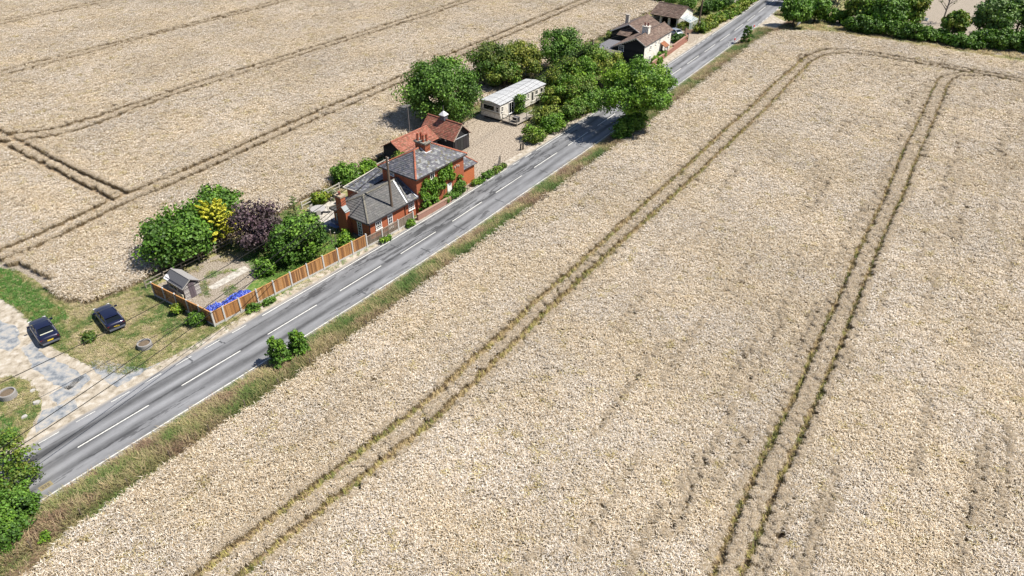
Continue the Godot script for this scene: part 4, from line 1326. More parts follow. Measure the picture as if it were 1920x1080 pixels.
	mb.bar(w0 + Vector3(-0.03, -0.08, 0), w4 + Vector3(-0.03, -0.08, 0), 0.1, 0.09, Color(0.03, 0.03, 0.032))
	mb.bar(Vector3(20.25, 0.05, 0.85), Vector3(20.25, 2.36, 0.88), 0.07, 0.07, Color(0.03, 0.03, 0.032))
	mb.bar(Vector3(25.95, 0.05, 0.86), Vector3(25.95, 2.36, 0.88), 0.08, 0.08, Color(0.16, 0.06, 0.035))
	partw("gutter", mb, M.paint, t)
	# outside chimney breast on the wing end
	mb = MB.new()
	mb.span(Vector3(19.6, 0, -3.75), Vector3(20.198, 2.95, -2.2), BRICK * 0.95)
	mb.span(Vector3(19.62, 2.951, -3.7), Vector3(20.3, 4.62, -2.75), BRICK * 1.05)
	extrude(mb, PackedVector2Array([Vector2(-2.749, 2.951), Vector2(-2.2, 2.951), Vector2(-2.749, 3.5)]), Vector3(19.62, 0, 0), SZ, Vector3.UP, SX * 0.6, BRICK)
	var c2 := partw("chimney", mb, M.brick, t)
	mb = MB.new()
	mb.span(Vector3(19.55, 4.62, -3.78), Vector3(20.38, 4.82, -2.68), Color(0.52, 0.42, 0.3))
	partw("cap", mb, M.concrete, c2)
	mb = MB.new()
	mb.lathe(Vector3(19.95, 4.82, -3.25), [Vector2(0.16, 0), Vector2(0.14, 0.1), Vector2(0.12, 0.28), Vector2(0.17, 0.32), Vector2(0.17, 0.38), Vector2(0.08, 0.38), Vector2(0, 0.3)], 12, Color(0.33, 0.1, 0.07))
	partw("chimney_pot", mb, M.tile, c2)
	mb = MB.new()
	mb.bar(Vector3(19.9, 3.56, -2.78), Vector3(19.9, 2.97, -2.16), 0.72, 0.05, Color(0.2, 0.235, 0.24))
	partw("flashing", mb, M.paint, c2)
	# slate lean-to behind
	roof_slope(t, [Vector3(24.6, 2.3, -8.25), Vector3(24.6, 2.45, -5.3), Vector3(30.3, 2.95, -5.25), Vector3(30.3, 2.8, -8.25)], "slates", M.slate, SLATE_OLD, 0.25, 0.32)
	mb = MB.new()
	mb.bar(Vector3(24.57, 2.32, -8.3), Vector3(24.57, 2.47, -5.6), 0.06, 0.12, Color(0.66, 0.62, 0.52))
	mb.bar(Vector3(24.57, 2.32, -8.3), Vector3(30.3, 2.8, -8.3), 0.06, 0.12, Color(0.66, 0.62, 0.52))
	partw("fascia", mb, M.paint, t)
	# end extension roof
	roof_slope(t, [Vector3(36.75, 2.5, 0.65), Vector3(39.75, 2.5, 0.65), Vector3(39.0, 3.35, -1.45), Vector3(36.75, 3.35, -1.45)], "slates", M.slate, SLATE_OLD, 0.25, 0.3)
	roof_slope(t, [Vector3(39.75, 2.5, 0.65), Vector3(39.75, 2.5, -3.5), Vector3(39.0, 3.35, -1.45)], "slates", M.slate, SLATE, 0.25, 0.3)
	roof_slope(t, [Vector3(39.75, 2.5, -3.5), Vector3(36.75, 2.5, -3.5), Vector3(36.75, 3.35, -1.45), Vector3(39.0, 3.35, -1.45)], "slates", M.slate, SLATE, 0.25, 0.3)
	ridge_tiles(t, Vector3(36.8, 3.38, -1.45), Vector3(39.0, 3.38, -1.45), 0.11, red)
	ridge_tiles(t, Vector3(39.0, 3.38, -1.45), Vector3(39.75, 2.53, 0.65), 0.1, red, "hip_tiles")
	# windows and doors
	window(t, Vector3(21.62, 1.5, 0.8), SX, SZ, 0.95, 1.1, 3, 4)
	window(t, Vector3(27.2, 1.55, 0.62), SX, SZ, 0.95, 1.1, 3, 4)
	window(t, Vector3(20.2, 1.12, -0.72), SZ, -SX, 0.72, 1.85, 2, 5)
	window(t, Vector3(20.2, 1.27, -4.3), SZ, -SX, 0.75, 1.2, 2, 4)
	window(t, Vector3(30.85, 4.2, 0.9), SX, SZ, 0.75, 0.95, 2, 2)
	window(t, Vector3(34.12, 4.2, 0.9), SX, SZ, 0.55, 0.95, 2, 2)
	window(t, Vector3(29.4, 1.9, 0.9), SX, SZ, 0.6, 0.95, 2, 2)
	window(t, Vector3(28.1, 4.3, -3.2), SZ, -SX, 0.95, 0.5, 3, 2)
	mb = MB.new()
	mb.span(Vector3(23.1, 0.02, 0.801), Vector3(23.85, 2.1, 0.87), Color(0.74, 0.74, 0.72))
	for k in 6:
		mb.span(Vector3(23.2 + 0.3 * (k % 2), 0.95 + 0.36 * (k / 2), 0.868), Vector3(23.45 + 0.3 * (k % 2), 1.25 + 0.36 * (k / 2), 0.878), Color(0.06, 0.07, 0.08))
	partw("door", mb, M.paint, t)
	mb = MB.new()
	mb.span(Vector3(33.4, 0.02, 0.901), Vector3(34.2, 2.0, 0.97), Color(0.74, 0.74, 0.72))
	partw("door", mb, M.paint, t)
	for k in 3:
		mb = MB.new()
		mb.box(Vector3(35.0 + 0.35 * k, 3.7 + 0.12 * (k % 2), 0.95), Vector3(0.18, 0.22, 0.1), Color(0.4, 0.34, 0.3))
		partw("wall_box", mb, M.paint, t)

func build_outbuildings() -> void:
	# black barn with red plain tiles, gable to the road
	var t := thing("black_barn", "black weatherboarded barn with red tiled roof beside the gravel yard", "barn", Vector3(45.6, 0, -10.0))
	var mb := MB.new()
	extrude(mb, PackedVector2Array([Vector2(43.9, 0), Vector2(47.3, 0), Vector2(47.3, 2.25), Vector2(45.6, 3.85), Vector2(43.9, 2.25)]), Vector3(0, 0, -13.1), SX, Vector3.UP, SZ * 5.9, BLACK[0])
	partw("wall", mb, M.wood, t)
	mb = MB.new()
	boards(mb, Vector3(43.9, 0, -7.2), SX, SZ, 3.4, 2.25, 0.2, BLACK, 1.55)
	boards(mb, Vector3(43.9, 0, -13.1), SZ, -SX, 5.9, 2.25, 0.2, BLACK)
	var wb := partw("weatherboards", mb, M.wood, t)
	wb.set_meta("kind", "stuff")
	mb = MB.new()
	for k in 5:
		mb.span(Vector3(44.1 + k * 0.62, 0.05, -7.16), Vector3(44.68 + k * 0.62, 2.0, -7.1), Color(0.032, 0.03, 0.032) * rng.randf_range(0.8, 1.2))
	mb.span(Vector3(44.0, 2.06, -7.17), Vector3(47.2, 2.16, -7.06), Color(0.42, 0.44, 0.47))
	partw("door", mb, M.wood, t)
	mb = MB.new()
	mb.box(Vector3(43.87, 1.8, -8.6), Vector3(0.08, 0.25, 0.2), Color(0.7, 0.7, 0.66))
	partw("wall_lamp", mb, M.paint, t)
	mb = MB.new()
	mb.box(Vector3(43.87, 1.85, -9.7), Vector3(0.08, 0.2, 0.3), Color(0.6, 0.6, 0.58))
	partw("wall_lamp", mb, M.paint, t)
	var eN := 43.62
	var eF := 47.58
	roof_slope(t, [Vector3(eN, 2.1, -13.4), Vector3(eN, 2.1, -6.85), Vector3(45.6, 3.98, -6.85), Vector3(45.6, 3.98, -13.4)], "roof_tiles", M.tile, REDTILE, 0.24, 0.26)
	roof_slope(t, [Vector3(eF, 2.1, -6.85), Vector3(eF, 2.1, -13.4), Vector3(45.6, 3.98, -13.4), Vector3(45.6, 3.98, -6.85)], "roof_tiles", M.tile, REDTILE, 0.24, 0.26)
	ridge_tiles(t, Vector3(45.6, 4.0, -13.4), Vector3(45.6, 4.0, -6.85), 0.12, Color(0.4, 0.15, 0.1))
	mb = MB.new()
	mb.bar(Vector3(eN, 2.08, -6.83), Vector3(45.6, 3.96, -6.83), 0.05, 0.16, Color(0.5, 0.4, 0.32))
	mb.bar(Vector3(eF, 2.08, -6.83), Vector3(45.6, 3.96, -6.83), 0.05, 0.16, Color(0.5, 0.4, 0.32))
	partw("bargeboard", mb, M.wood, t)
	# cupola on the barn ridge
	var c := MB.new()
	c.box(Vector3(45.6, 4.25, -10.3), Vector3(0.75, 0.7, 0.75), Color(0.08, 0.09, 0.11))
	c.box(Vector3(45.6, 4.64, -10.3), Vector3(0.98, 0.08, 0.98), Color(0.72, 0.72, 0.7))
	var cup := partw("cupola", c, M.paint, t)
	c = MB.new()
	for k in 4:
		var a := TAU * k / 4.0 + PI / 4.0
		var b := a + TAU / 4.0
		c.tri(Vector3(45.6 + cos(b) * 0.7, 4.68, -10.3 + sin(b) * 0.7), Vector3(45.6 + cos(a) * 0.7, 4.68, -10.3 + sin(a) * 0.7), Vector3(45.6, 5.25, -10.3), Color(0.55, 0.56, 0.57))
	c.tube([Vector3(45.6, 5.2, -10.3), Vector3(45.6, 6.0, -10.3)], [0.03, 0.02], 6, Color(0.2, 0.2, 0.2))
	partw("cupola_roof", c, M.paint, cup)
	# lower range behind the cottage
	t = thing("outbuilding", "low black outbuilding with red tiled roof behind the cottage chimney", "outbuilding", Vector3(40.0, 0, -11.7))
	mb = MB.new()
	extrude(mb, PackedVector2Array([Vector2(-13.7, 0), Vector2(-9.8, 0), Vector2(-9.8, 2.1), Vector2(-11.75, 3.2), Vector2(-13.7, 2.1)]), Vector3(36.7, 0, 0), SZ, Vector3.UP, SX * 6.8, BLACK[1])
	partw("wall", mb, M.wood, t)
	mb = MB.new()
	boards(mb, Vector3(36.7, 0, -13.7), SZ, -SX, 3.9, 2.1, 0.2, BLACK, 1.1)
	partw("weatherboards", mb, M.wood, t).set_meta("kind", "stuff")
	roof_slope(t, [Vector3(36.35, 1.98, -9.5), Vector3(43.55, 1.98, -9.5), Vector3(43.55, 3.3, -11.75), Vector3(36.35, 3.3, -11.75)], "roof_tiles", M.tile, REDTILE, 0.24, 0.26)
	roof_slope(t, [Vector3(43.55, 1.98, -14.0), Vector3(36.35, 1.98, -14.0), Vector3(36.35, 3.3, -11.75), Vector3(43.55, 3.3, -11.75)], "roof_tiles", M.tile, REDTILE, 0.24, 0.26)
	ridge_tiles(t, Vector3(36.35, 3.32, -11.75), Vector3(43.5, 3.32, -11.75), 0.12, Color(0.46, 0.17, 0.11))
	# aerial mast
	t = thing("aerial_mast", "thin aerial mast rising behind the red tiled outbuilding roof", "aerial", Vector3(42.6, 0, -14.3))
	mb = MB.new()
	mb.tube([Vector3.ZERO, Vector3(0, 6.2, 0)], [0.05, 0.035], 6, Color(0.4, 0.4, 0.4))
	part("mast", mb, M.metal, t)
	mb = MB.new()
	mb.bar(Vector3(-0.9, 5.9, -0.3), Vector3(0.4, 6.0, 0.1), 0.05, 0.05, Color(0.5, 0.5, 0.5))
	for k in 7:
		mb.bar(Vector3(-0.85 + 0.18 * k, 5.9, -0.75), Vector3(-0.85 + 0.18 * k, 5.95, 0.35), 0.03, 0.03, Color(0.5, 0.5, 0.5))
	part("antenna", mb, M.metal, t)

func build_mobile_home() -> void:
	var t := thing("mobile_home", "long cream static mobile home with white roof under trees", "mobile home", Vector3(57.2, 0, -9.25))
	var cream := Color(0.7, 0.685, 0.64)
	var L := 12.0
	var mb := MB.new()
	var prof := PackedVector2Array([Vector2(0, 0.45), Vector2(0, 2.78), Vector2(-1.9, 3.0), Vector2(-3.8, 2.78), Vector2(-3.8, 0.45)])
	extrude(mb, prof, Vector3.ZERO, SZ, Vector3.UP, SX * L, cream)
	part("body", mb, M.render, t)
	mb = MB.new()
	extrude(mb, PackedVector2Array([Vector2(0.14, 2.75), Vector2(-1.9, 3.03), Vector2(-3.94, 2.75), Vector2(-3.94, 2.84), Vector2(-1.9, 3.11), Vector2(0.14, 2.84)]), Vector3(-0.16, 0, 0), SZ, Vector3.UP, SX * (L + 0.3), Color(0.5, 0.515, 0.53))
	part("roof", mb, M.mottled, t)
	for k in 6:
		mb = MB.new()
		mb.bar(Vector3(1.6 + k * 1.8, 2.86, 0.1), Vector3(1.6 + k * 1.8, 3.125, -1.9), 0.05, 0.03, Color(0.4, 0.4, 0.4))
		mb.bar(Vector3(1.6 + k * 1.8, 3.125, -1.9), Vector3(1.6 + k * 1.8, 2.86, -3.9), 0.05, 0.03, Color(0.4, 0.4, 0.4))
		part("roof_seam", mb, M.paint, t)
	mb = MB.new()
	mb.span(Vector3(-0.04, 1.28, -3.84), Vector3(-0.003, 1.4, 0.04), Color(0.3, 0.28, 0.25))
	mb.span(Vector3(-0.04, 2.5, -3.84), Vector3(-0.003, 2.72, 0.04), Color(0.36, 0.35, 0.36))
	mb.span(Vector3(0.0, 2.6, 0.003), Vector3(L, 2.74, 0.06), Color(0.16, 0.15, 0.15))
	part("trim", mb, M.paint, t)
	mb = MB.new()
	mb.span(Vector3(0.4, 0.0, -3.5), Vector3(L - 0.4, 0.44, -0.3), Color(0.03, 0.03, 0.03))
	part("chassis", mb, M.paint, t)
	var wf := Color(0.68, 0.66, 0.6)
	window(t, Vector3(0, 1.98, -2.15), SZ, -SX, 2.25, 0.92, 1, 1, wf, true)
	window(t, Vector3(0, 1.98, -0.48), SZ, -SX, 0.66, 0.92, 1, 2, wf, true)
	window(t, Vector3(0, 1.98, -3.62), SZ, -SX, 0.36, 0.92, 1, 1, wf, true)
	window(t, Vector3(0.55, 2.02, 0.0), SX, SZ, 0.5, 0.85, 1, 2, wf, true)
	window(t, Vector3(2.85, 1.6, 0.0), SX, SZ, 1.4, 1.85, 2, 1, Color(0.76, 0.76, 0.75), true)
	window(t, Vector3(7.4, 2.1, 0.0), SX, SZ, 0.35, 0.9, 1, 1, wf, true)
	window(t, Vector3(8.5, 1.75, 0.0), SX, SZ, 0.6, 1.6, 1, 1, wf, true)
	window(t, Vector3(9.6, 2.1, 0.0), SX, SZ, 0.7, 0.85, 2, 1, wf, true)
	window(t, Vector3(11.0, 2.1, 0.0), SX, SZ, 0.7, 0.85, 1, 1, wf, true)
	# raised deck
	t = thing("timber_deck", "raised timber deck with handrail beside the mobile home door", "deck", Vector3(57.4, 0, -9.1))
	for k in 15:
		mb = MB.new()
		mb.span(Vector3(0.0, 0.36, 0.0 + 0.2 * k), Vector3(4.6, 0.4, 0.19 + 0.2 * k), Color(0.36, 0.32, 0.27) * rng.randf_range(0.85, 1.15))
		part("deck_plank", mb, M.wood, t)
	for q in [[0.05, 0.1], [0.05, 1.5], [0.05, 2.9], [2.6, 2.9], [4.5, 2.9]]:
		mb = MB.new()
		mb.span(Vector3(q[0] - 0.05, 0, q[1] - 0.05), Vector3(q[0] + 0.05, 1.35, q[1] + 0.05), Color(0.45, 0.42, 0.37))
		part("post", mb, M.wood, t)
	for a in [[Vector3(0.05, 1.38, 0.05), Vector3(0.05, 1.38, 2.95)], [Vector3(0.05, 0.85, 0.05), Vector3(0.05, 0.85, 2.95)], [Vector3(2.6, 1.38, 2.9), Vector3(4.55, 1.38, 2.9)], [Vector3(0.05, 0.28, 0.0), Vector3(0.05, 0.28, 3.0)]]:
		mb = MB.new()
		mb.bar(a[0], a[1], 0.1, 0.07, Color(0.46, 0.43, 0.38))
		part("rail", mb, M.wood, t)
	# dark storage box on the deck
	t = thing("storage_box", "dark wicker storage box on the mobile home deck", "box", Vector3(58.2, 0.4, -6.9))
	mb = MB.new()
	mb.box(Vector3(0, 0.35, 0), Vector3(0.7, 0.7, 0.9), Color(0.05, 0.05, 0.052))
	part("box_body", mb, M.speck, t)
	mb = MB.new()
	mb.box(Vector3(0, 0.73, 0), Vector3(0.76, 0.06, 0.96), Color(0.07, 0.07, 0.075))
	part("lid", mb, M.paint, t)

func build_white_cottage() -> void:
	var t := thing("white_cottage", "white fronted cottage with black boarded gables and brown tiled roofs", "house", Vector3(94.4, 0, -4.6), 0.075)
	var white := Color(0.76, 0.755, 0.72)
	var mb := MB.new()
	extrude(mb, PackedVector2Array([Vector2(0, 0), Vector2(0, 4.05), Vector2(-1.75, 4.95), Vector2(-6.4, 2.75), Vector2(-6.4, 0)]), Vector3.ZERO, SZ, Vector3.UP, SX * 12.6, white)
	part("wall", mb, M.render, t)
	mb = MB.new()
	# black boarding on the near gable, following the uneven roof
	var y := 0.0
	while y < 4.9:
		var y1 := y + 0.2
		var zl := -6.4 if y1 < 2.75 else lerpf(-6.4, -1.75, (y1 - 2.75) / 2.2)
		var zr := 0.0 if y1 < 4.05 else lerpf(0.0, -1.75, clampf((y1 - 4.05) / 0.9, 0.0, 1.0))
		if zr - zl > 0.15:
			boards(mb, Vector3(0, y, zl), SZ, -SX, zr - zl, 0.2, 0.2, BLACK)
		y += 0.2
	part("weatherboards", mb, M.wood, t).set_meta("kind", "stuff")
	roof_slope(t, [Vector3(-0.3, 3.93, 0.3), Vector3(12.9, 3.93, 0.3), Vector3(12.9, 5.08, -1.75), Vector3(-0.3, 5.08, -1.75)], "roof_tiles", M.tile, BROWNTILE, 0.32, 0.5, 0.04, 0.08, true)
	roof_slope(t, [Vector3(12.9, 2.7, -6.75), Vector3(-0.3, 2.7, -6.75), Vector3(-0.3, 5.08, -1.75), Vector3(12.9, 5.08, -1.75)], "roof_tiles", M.tile, BROWNTILE, 0.32, 0.5, 0.04, 0.08, true)
	ridge_tiles(t, Vector3(-0.3, 5.1, -1.75), Vector3(12.9, 5.1, -1.75), 0.13, Color(0.2, 0.14, 0.11), "ridge_tiles", true)
	mb = MB.new()
	mb.bar(Vector3(-0.32, 3.9, 0.3), Vector3(-0.32, 5.05, -1.75), 0.05, 0.16, Color(0.5, 0.47, 0.43))
	mb.bar(Vector3(-0.32, 5.05, -1.75), Vector3(-0.32, 2.67, -6.75), 0.05, 0.16, Color(0.5, 0.47, 0.43))
	part("bargeboard", mb, M.paint, t)
	window(t, Vector3(-0.02, 2.8, -4.65), SZ, -SX, 1.05, 1.1, 3, 3, Color(0.78, 0.78, 0.77), true)
	for q in [[2.8, 2.95, 0.6, 0.75], [2.8, 0.95, 0.7, 1.0], [7.0, 3.3, 0.6, 0.75], [11.4, 3.3, 0.6, 0.75], [11.0, 1.1, 0.7, 1.0], [5.2, 3.2, 0.5, 0.6]]:
		window(t, Vector3(q[0], q[1], 0.0), SX, SZ, q[2], q[3], 2, 2, Color(0.7, 0.7, 0.68), true)
	# porch
	for s in [7.6, 9.0]:
		mb = MB.new()
		mb.span(Vector3(s, 0, 0.9), Vector3(s + 0.1, 2.0, 1.0), Color(0.3, 0.24, 0.2))
		part("porch_post", mb, M.wood, t)
	roof_slope(t, [Vector3(7.4, 2.0, 1.2), Vector3(9.3, 2.0, 1.2), Vector3(9.3, 2.65, 0.02), Vector3(7.4, 2.65, 0.02)], "roof_tiles", M.tile, [Color(0.42, 0.17, 0.08), Color(0.36, 0.14, 0.07)], 0.25, 0.3, 0.03, 0.06, true)
	mb = MB.new()
	mb.span(Vector3(8.0, 0.02, 0.003), Vector3(8.8, 2.0, 0.06), Color(0.2, 0.16, 0.13))
	part("door", mb, M.wood, t)
	# white chimney
	mb = MB.new()
	mb.span(Vector3(4.0, 4.2, -2.55), Vector3(5.0, 6.05, -1.3), white)
	var ch := part("chimney", mb, M.render, t)
	mb = MB.new()
	mb.span(Vector3(3.92, 6.052, -2.63), Vector3(5.08, 6.22, -1.22), Color(0.66, 0.64, 0.6))
	part("cap", mb, M.render, ch)
	for z in [-2.25, -1.65]:
		mb = MB.new()
		mb.lathe(Vector3(4.5, 6.22, z), [Vector2(0.17, 0), Vector2(0.14, 0.5), Vector2(0.17, 0.55), Vector2(0.1, 0.55), Vector2(0, 0.4)], 10, Color(0.22, 0.07, 0.06))
		part("chimney_pot", mb, M.tile, ch)
	# rear wing
	mb = MB.new()
	extrude(mb, PackedVector2Array([Vector2(-5.0, 0), Vector2(-5.0, 3.3), Vector2(-7.6, 4.55), Vector2(-11.2, 2.9), Vector2(-11.2, 0)]), Vector3(9.4, 0, 0), SZ, Vector3.UP, SX * 8.6, Color(0.03, 0.03, 0.034))
	part("wall", mb, M.wood, t).set_meta("label", "black boarded rear wing")
	roof_slope(t, [Vector3(9.1, 3.25, -4.75), Vector3(18.3, 3.25, -4.75), Vector3(18.3, 4.68, -7.6), Vector3(9.1, 4.68, -7.6)], "roof_tiles", M.tile, BROWNTILE, 0.32, 0.5, 0.04, 0.08, true)
	roof_slope(t, [Vector3(18.3, 2.85, -11.5), Vector3(9.1, 2.85, -11.5), Vector3(9.1, 4.68, -7.6), Vector3(18.3, 4.68, -7.6)], "roof_tiles", M.tile, [Color(0.14, 0.11, 0.1), Color(0.17, 0.13, 0.12)], 0.32, 0.5, 0.04, 0.08, true)
	ridge_tiles(t, Vector3(9.1, 4.7, -7.6), Vector3(18.3, 4.7, -7.6), 0.13, Color(0.2, 0.14, 0.11), "ridge_tiles", true)
	mb = MB.new()
	mb.bar(Vector3(9.08, 3.2, -4.75), Vector3(9.08, 4.64, -7.6), 0.05, 0.16, Color(0.7, 0.69, 0.66))
	mb.bar(Vector3(9.08, 4.64, -7.6), Vector3(9.08, 2.8, -11.5), 0.05, 0.16, Color(0.7, 0.69, 0.66))
	part("bargeboard", mb, M.paint, t)
	roof_slope(t, [Vector3(7.2, 2.9, -6.6), Vector3(7.2, 2.9, -9.2), Vector3(9.4, 3.5, -9.2), Vector3(9.4, 3.5, -6.6)], "roof_tiles", M.tile, BROWNTILE, 0.32, 0.5, 0.04, 0.08, true)
	mb = MB.new()
	mb.span(Vector3(14.0, 3.0, -10.6), Vector3(14.7, 5.0, -9.9), Color(0.5, 0.48, 0.44))
	var c3 := part("chimney", mb, M.render, t)
	mb = MB.new()
	mb.span(Vector3(13.95, 5.0, -10.65), Vector3(14.75, 5.12, -9.85), Color(0.4, 0.38, 0.35))
	part("cap", mb, M.render, c3)
	# low annexes
	mb = MB.new()
	mb.span(Vector3(-1.6, 0, -9.4), Vector3(5.0, 2.35, -6.402), Color(0.06, 0.058, 0.06))
	mb.span(Vector3(-4.2, 0, -7.6), Vector3(-1.602, 2.2, -4.2), Color(0.08, 0.075, 0.07))
	part("annex_wall", mb, M.wood, t)
	mb = MB.new()
	mb.span(Vector3(-1.9, 2.352, -9.7), Vector3(5.2, 2.45, -6.3), Color(0.21, 0.21, 0.23))
	part("flat_roof", mb, M.speck, t)
	roof_slope(t, [Vector3(-4.5, 2.1, -3.9), Vector3(-4.5, 2.1, -7.9), Vector3(-1.3, 2.62, -7.9), Vector3(-1.3, 2.62, -3.9)], "roof_tiles", M.tile, [Color(0.3, 0.27, 0.24), Color(0.26, 0.23, 0.21), Color(0.34, 0.31, 0.28)], 0.3, 0.45, 0.04, 0.08, true)
	# open garage
	t = thing("open_garage", "open fronted garage with ridged brown tiled roof behind white cottage", "garage", Vector3(121.2, 0, -17.5))
	mb = MB.new()
	mb.span(Vector3(7.0, 0, 0), Vector3(7.2, 2.4, 6.5), white * 0.8)
	extrude(mb, PackedVector2Array([Vector2(0.5, 0), Vector2(7.2, 0), Vector2(7.2, 2.4), Vector2(3.85, 3.85), Vector2(0.5, 2.4)]), Vector3(0, 0, 6.4), SX, Vector3.UP, SZ * 0.18, white)
	extrude(mb, PackedVector2Array([Vector2(0.5, 0), Vector2(7.2, 0), Vector2(7.2, 2.4), Vector2(3.85, 3.85), Vector2(0.5, 2.4)]), Vector3(0, 0, 0), SX, Vector3.UP, SZ * 0.18, white)
	part("wall", mb, M.render, t)
	for z in [0.3, 2.3, 4.3, 6.3]:
		mb = MB.new()
		mb.span(Vector3(0.3, 0, z - 0.22), Vector3(0.7, 2.4, z + 0.22), Color(0.6, 0.57, 0.5))
		part("pillar", mb, M.render, t)
	roof_slope(t, [Vector3(-0.2, 2.35, 6.8), Vector3(-0.2, 2.35, -0.2), Vector3(3.85, 4.0, -0.2), Vector3(3.85, 4.0, 6.8)], "roof_tiles", M.tile, BROWNTILE, 0.4, 0.6, 0.07, 0.08, true)
	roof_slope(t, [Vector3(7.8, 2.35, -0.2), Vector3(7.8, 2.35, 6.8), Vector3(3.85, 4.0, 6.8), Vector3(3.85, 4.0, -0.2)], "roof_tiles", M.tile, BROWNTILE, 0.4, 0.6, 0.07, 0.08, true)
	ridge_tiles(t, Vector3(3.85, 4.03, -0.2), Vector3(3.85, 4.03, 6.8), 0.13, Color(0.22, 0.15, 0.12), "ridge_tiles", true)
	# lean-to glasshouse
	t = thing("glasshouse", "lean-to glasshouse against the white garage end wall", "greenhouse", Vector3(122.0, 0, -10.85))
	mb = MB.new()
	var wf := Color(0.7, 0.7, 0.69)
	for k in 6:
		var x := 0.8 * k
		mb.bar(Vector3(x, 0, 2.3), Vector3(x, 1.7, 2.3), 0.07, 0.07, wf)
		mb.bar(Vector3(x, 1.7, 2.3), Vector3(x, 2.35, 0.0), 0.07, 0.07, wf)
	mb.bar(Vector3(0, 1.7, 2.3), Vector3(4.0, 1.7, 2.3), 0.08, 0.08, wf)
	mb.bar(Vector3(0, 2.36, 0.02), Vector3(4.0, 2.36, 0.02), 0.08, 0.08, wf)
	mb.bar(Vector3(0, 0.05, 2.3), Vector3(4.0, 0.05, 2.3), 0.08, 0.1, wf)
	part("frame", mb, M.paint, t)
	for k in 5:
		mb = MB.new()
		mb.quad(Vector3(0.04 + 0.8 * k, 1.74, 2.28), Vector3(0.76 + 0.8 * k, 1.74, 2.28), Vector3(0.76 + 0.8 * k, 2.36, 0.05), Vector3(0.04 + 0.8 * k, 2.36, 0.05), Color.WHITE)
		part("pane", mb, M.greenglass, t)
		mb = MB.new()
		mb.quad(Vector3(0.04 + 0.8 * k, 0.1, 2.3), Vector3(0.76 + 0.8 * k, 0.1, 2.3), Vector3(0.76 + 0.8 * k, 1.66, 2.3), Vector3(0.04 + 0.8 * k, 1.66, 2.3), Color.WHITE)
		part("pane", mb, M.greenglass, t)
	# brick front wall, entrance wall and gate
	t = thing("garden_wall", "long low red brick wall in front of the white cottage", "wall", Vector3(95.4, 0, -3.3), 0.113)
	mb = MB.new()
	mb.span(Vector3(0, 0, -0.13), Vector3(11.0, 0.9, 0.13), Color(0.3, 0.15, 0.11))
	mb.span(Vector3(11.002, 0, -0.14), Vector3(19.4, 1.25, 0.14), Color(0.33, 0.16, 0.12))
	part("brickwork", mb, M.brick, t)
	mb = MB.new()
	mb.span(Vector3(-0.03, 0.9, -0.17), Vector3(10.98, 0.97, 0.17), Color(0.36, 0.24, 0.19))
	mb.span(Vector3(11.0, 1.25, -0.18), Vector3(19.43, 1.33, 0.18), Color(0.36, 0.22, 0.17))
	part("coping", mb, M.brick, t)
	mb = MB.new()
	mb.span(Vector3(19.45, 0, -0.16), Vector3(19.75, 1.6, 0.16), Color(0.04, 0.04, 0.045))
	part("gate_post", mb, M.wood, t)
	t = thing("entrance_wall", "curved brown wall beside the pole at the cottage drive", "wall", Vector3(119.6, 0, -7.8), -0.2)
	mb = MB.new()
	extrude(mb, PackedVector2Array([Vector2(-1.0, 0), Vector2(1.6, 0), Vector2(1.6, 0.7), Vector2(0.6, 0.8), Vector2(-0.4, 1.2), Vector2(-1.0, 1.6)]), Vector3.ZERO, SX, Vector3.UP, SZ * 0.25, Color(0.26, 0.18, 0.14))
	part("brickwork", mb, M.brick, t)
	t = thing("drive_gate", "dark timber gate across the drive of the white cottage", "gate", Vector3(115.6, 0, -8.6), 0.1)
	for k in 4:
		mb = MB.new()
		mb.span(Vector3(0, 0.25 + 0.27 * k, -0.03), Vector3(3.4, 0.35 + 0.27 * k, 0.03), Color(0.12, 0.1, 0.09))
		part("rail", mb, M.wood, t)
	for x in [0.0, 3.4]:
		mb = MB.new()
		mb.span(Vector3(x - 0.07, 0, -0.07), Vector3(x + 0.07, 1.35, 0.07), Color(0.13, 0.11, 0.1))
		part("post", mb, M.wood, t)
	# small grey house behind the hedge
	t = thing("far_bungalow", "pale bungalow with dark roof partly hidden behind the road hedge", "house", px(1372, 6, 1.0) * Vector3(1, 0, 1) + Vector3(4, 0, -3.5))
	mb = MB.new()
	extrude(mb, PackedVector2Array([Vector2(-2.5, 0), Vector2(2.5, 0), Vector2(2.5, 2.2), Vector2(0, 3.6), Vector2(-2.5, 2.2)]), Vector3(0, 0, 0), SZ, Vector3.UP, SX * 7.0, Color(0.45, 0.43, 0.4))
	part("wall", mb, M.render, t)
	roof_slope(t, [Vector3(-0.3, 2.05, 2.8), Vector3(7.3, 2.05, 2.8), Vector3(7.3, 3.7, 0), Vector3(-0.3, 3.7, 0)], "roof_tiles", M.tile, [Color(0.08, 0.065, 0.06)], 0.32, 0.5, 0.04, 0.08, true)
	roof_slope(t, [Vector3(7.3, 2.05, -2.8), Vector3(-0.3, 2.05, -2.8), Vector3(-0.3, 3.7, 0), Vector3(7.3, 3.7, 0)], "roof_tiles", M.tile, [Color(0.08, 0.065, 0.06)], 0.32, 0.5, 0.04, 0.08, true)
	window(t, Vector3(0, 1.2, 0.3), SZ, -SX, 0.8, 0.9, 2, 1, Color(0.5, 0.5, 0.5), true)

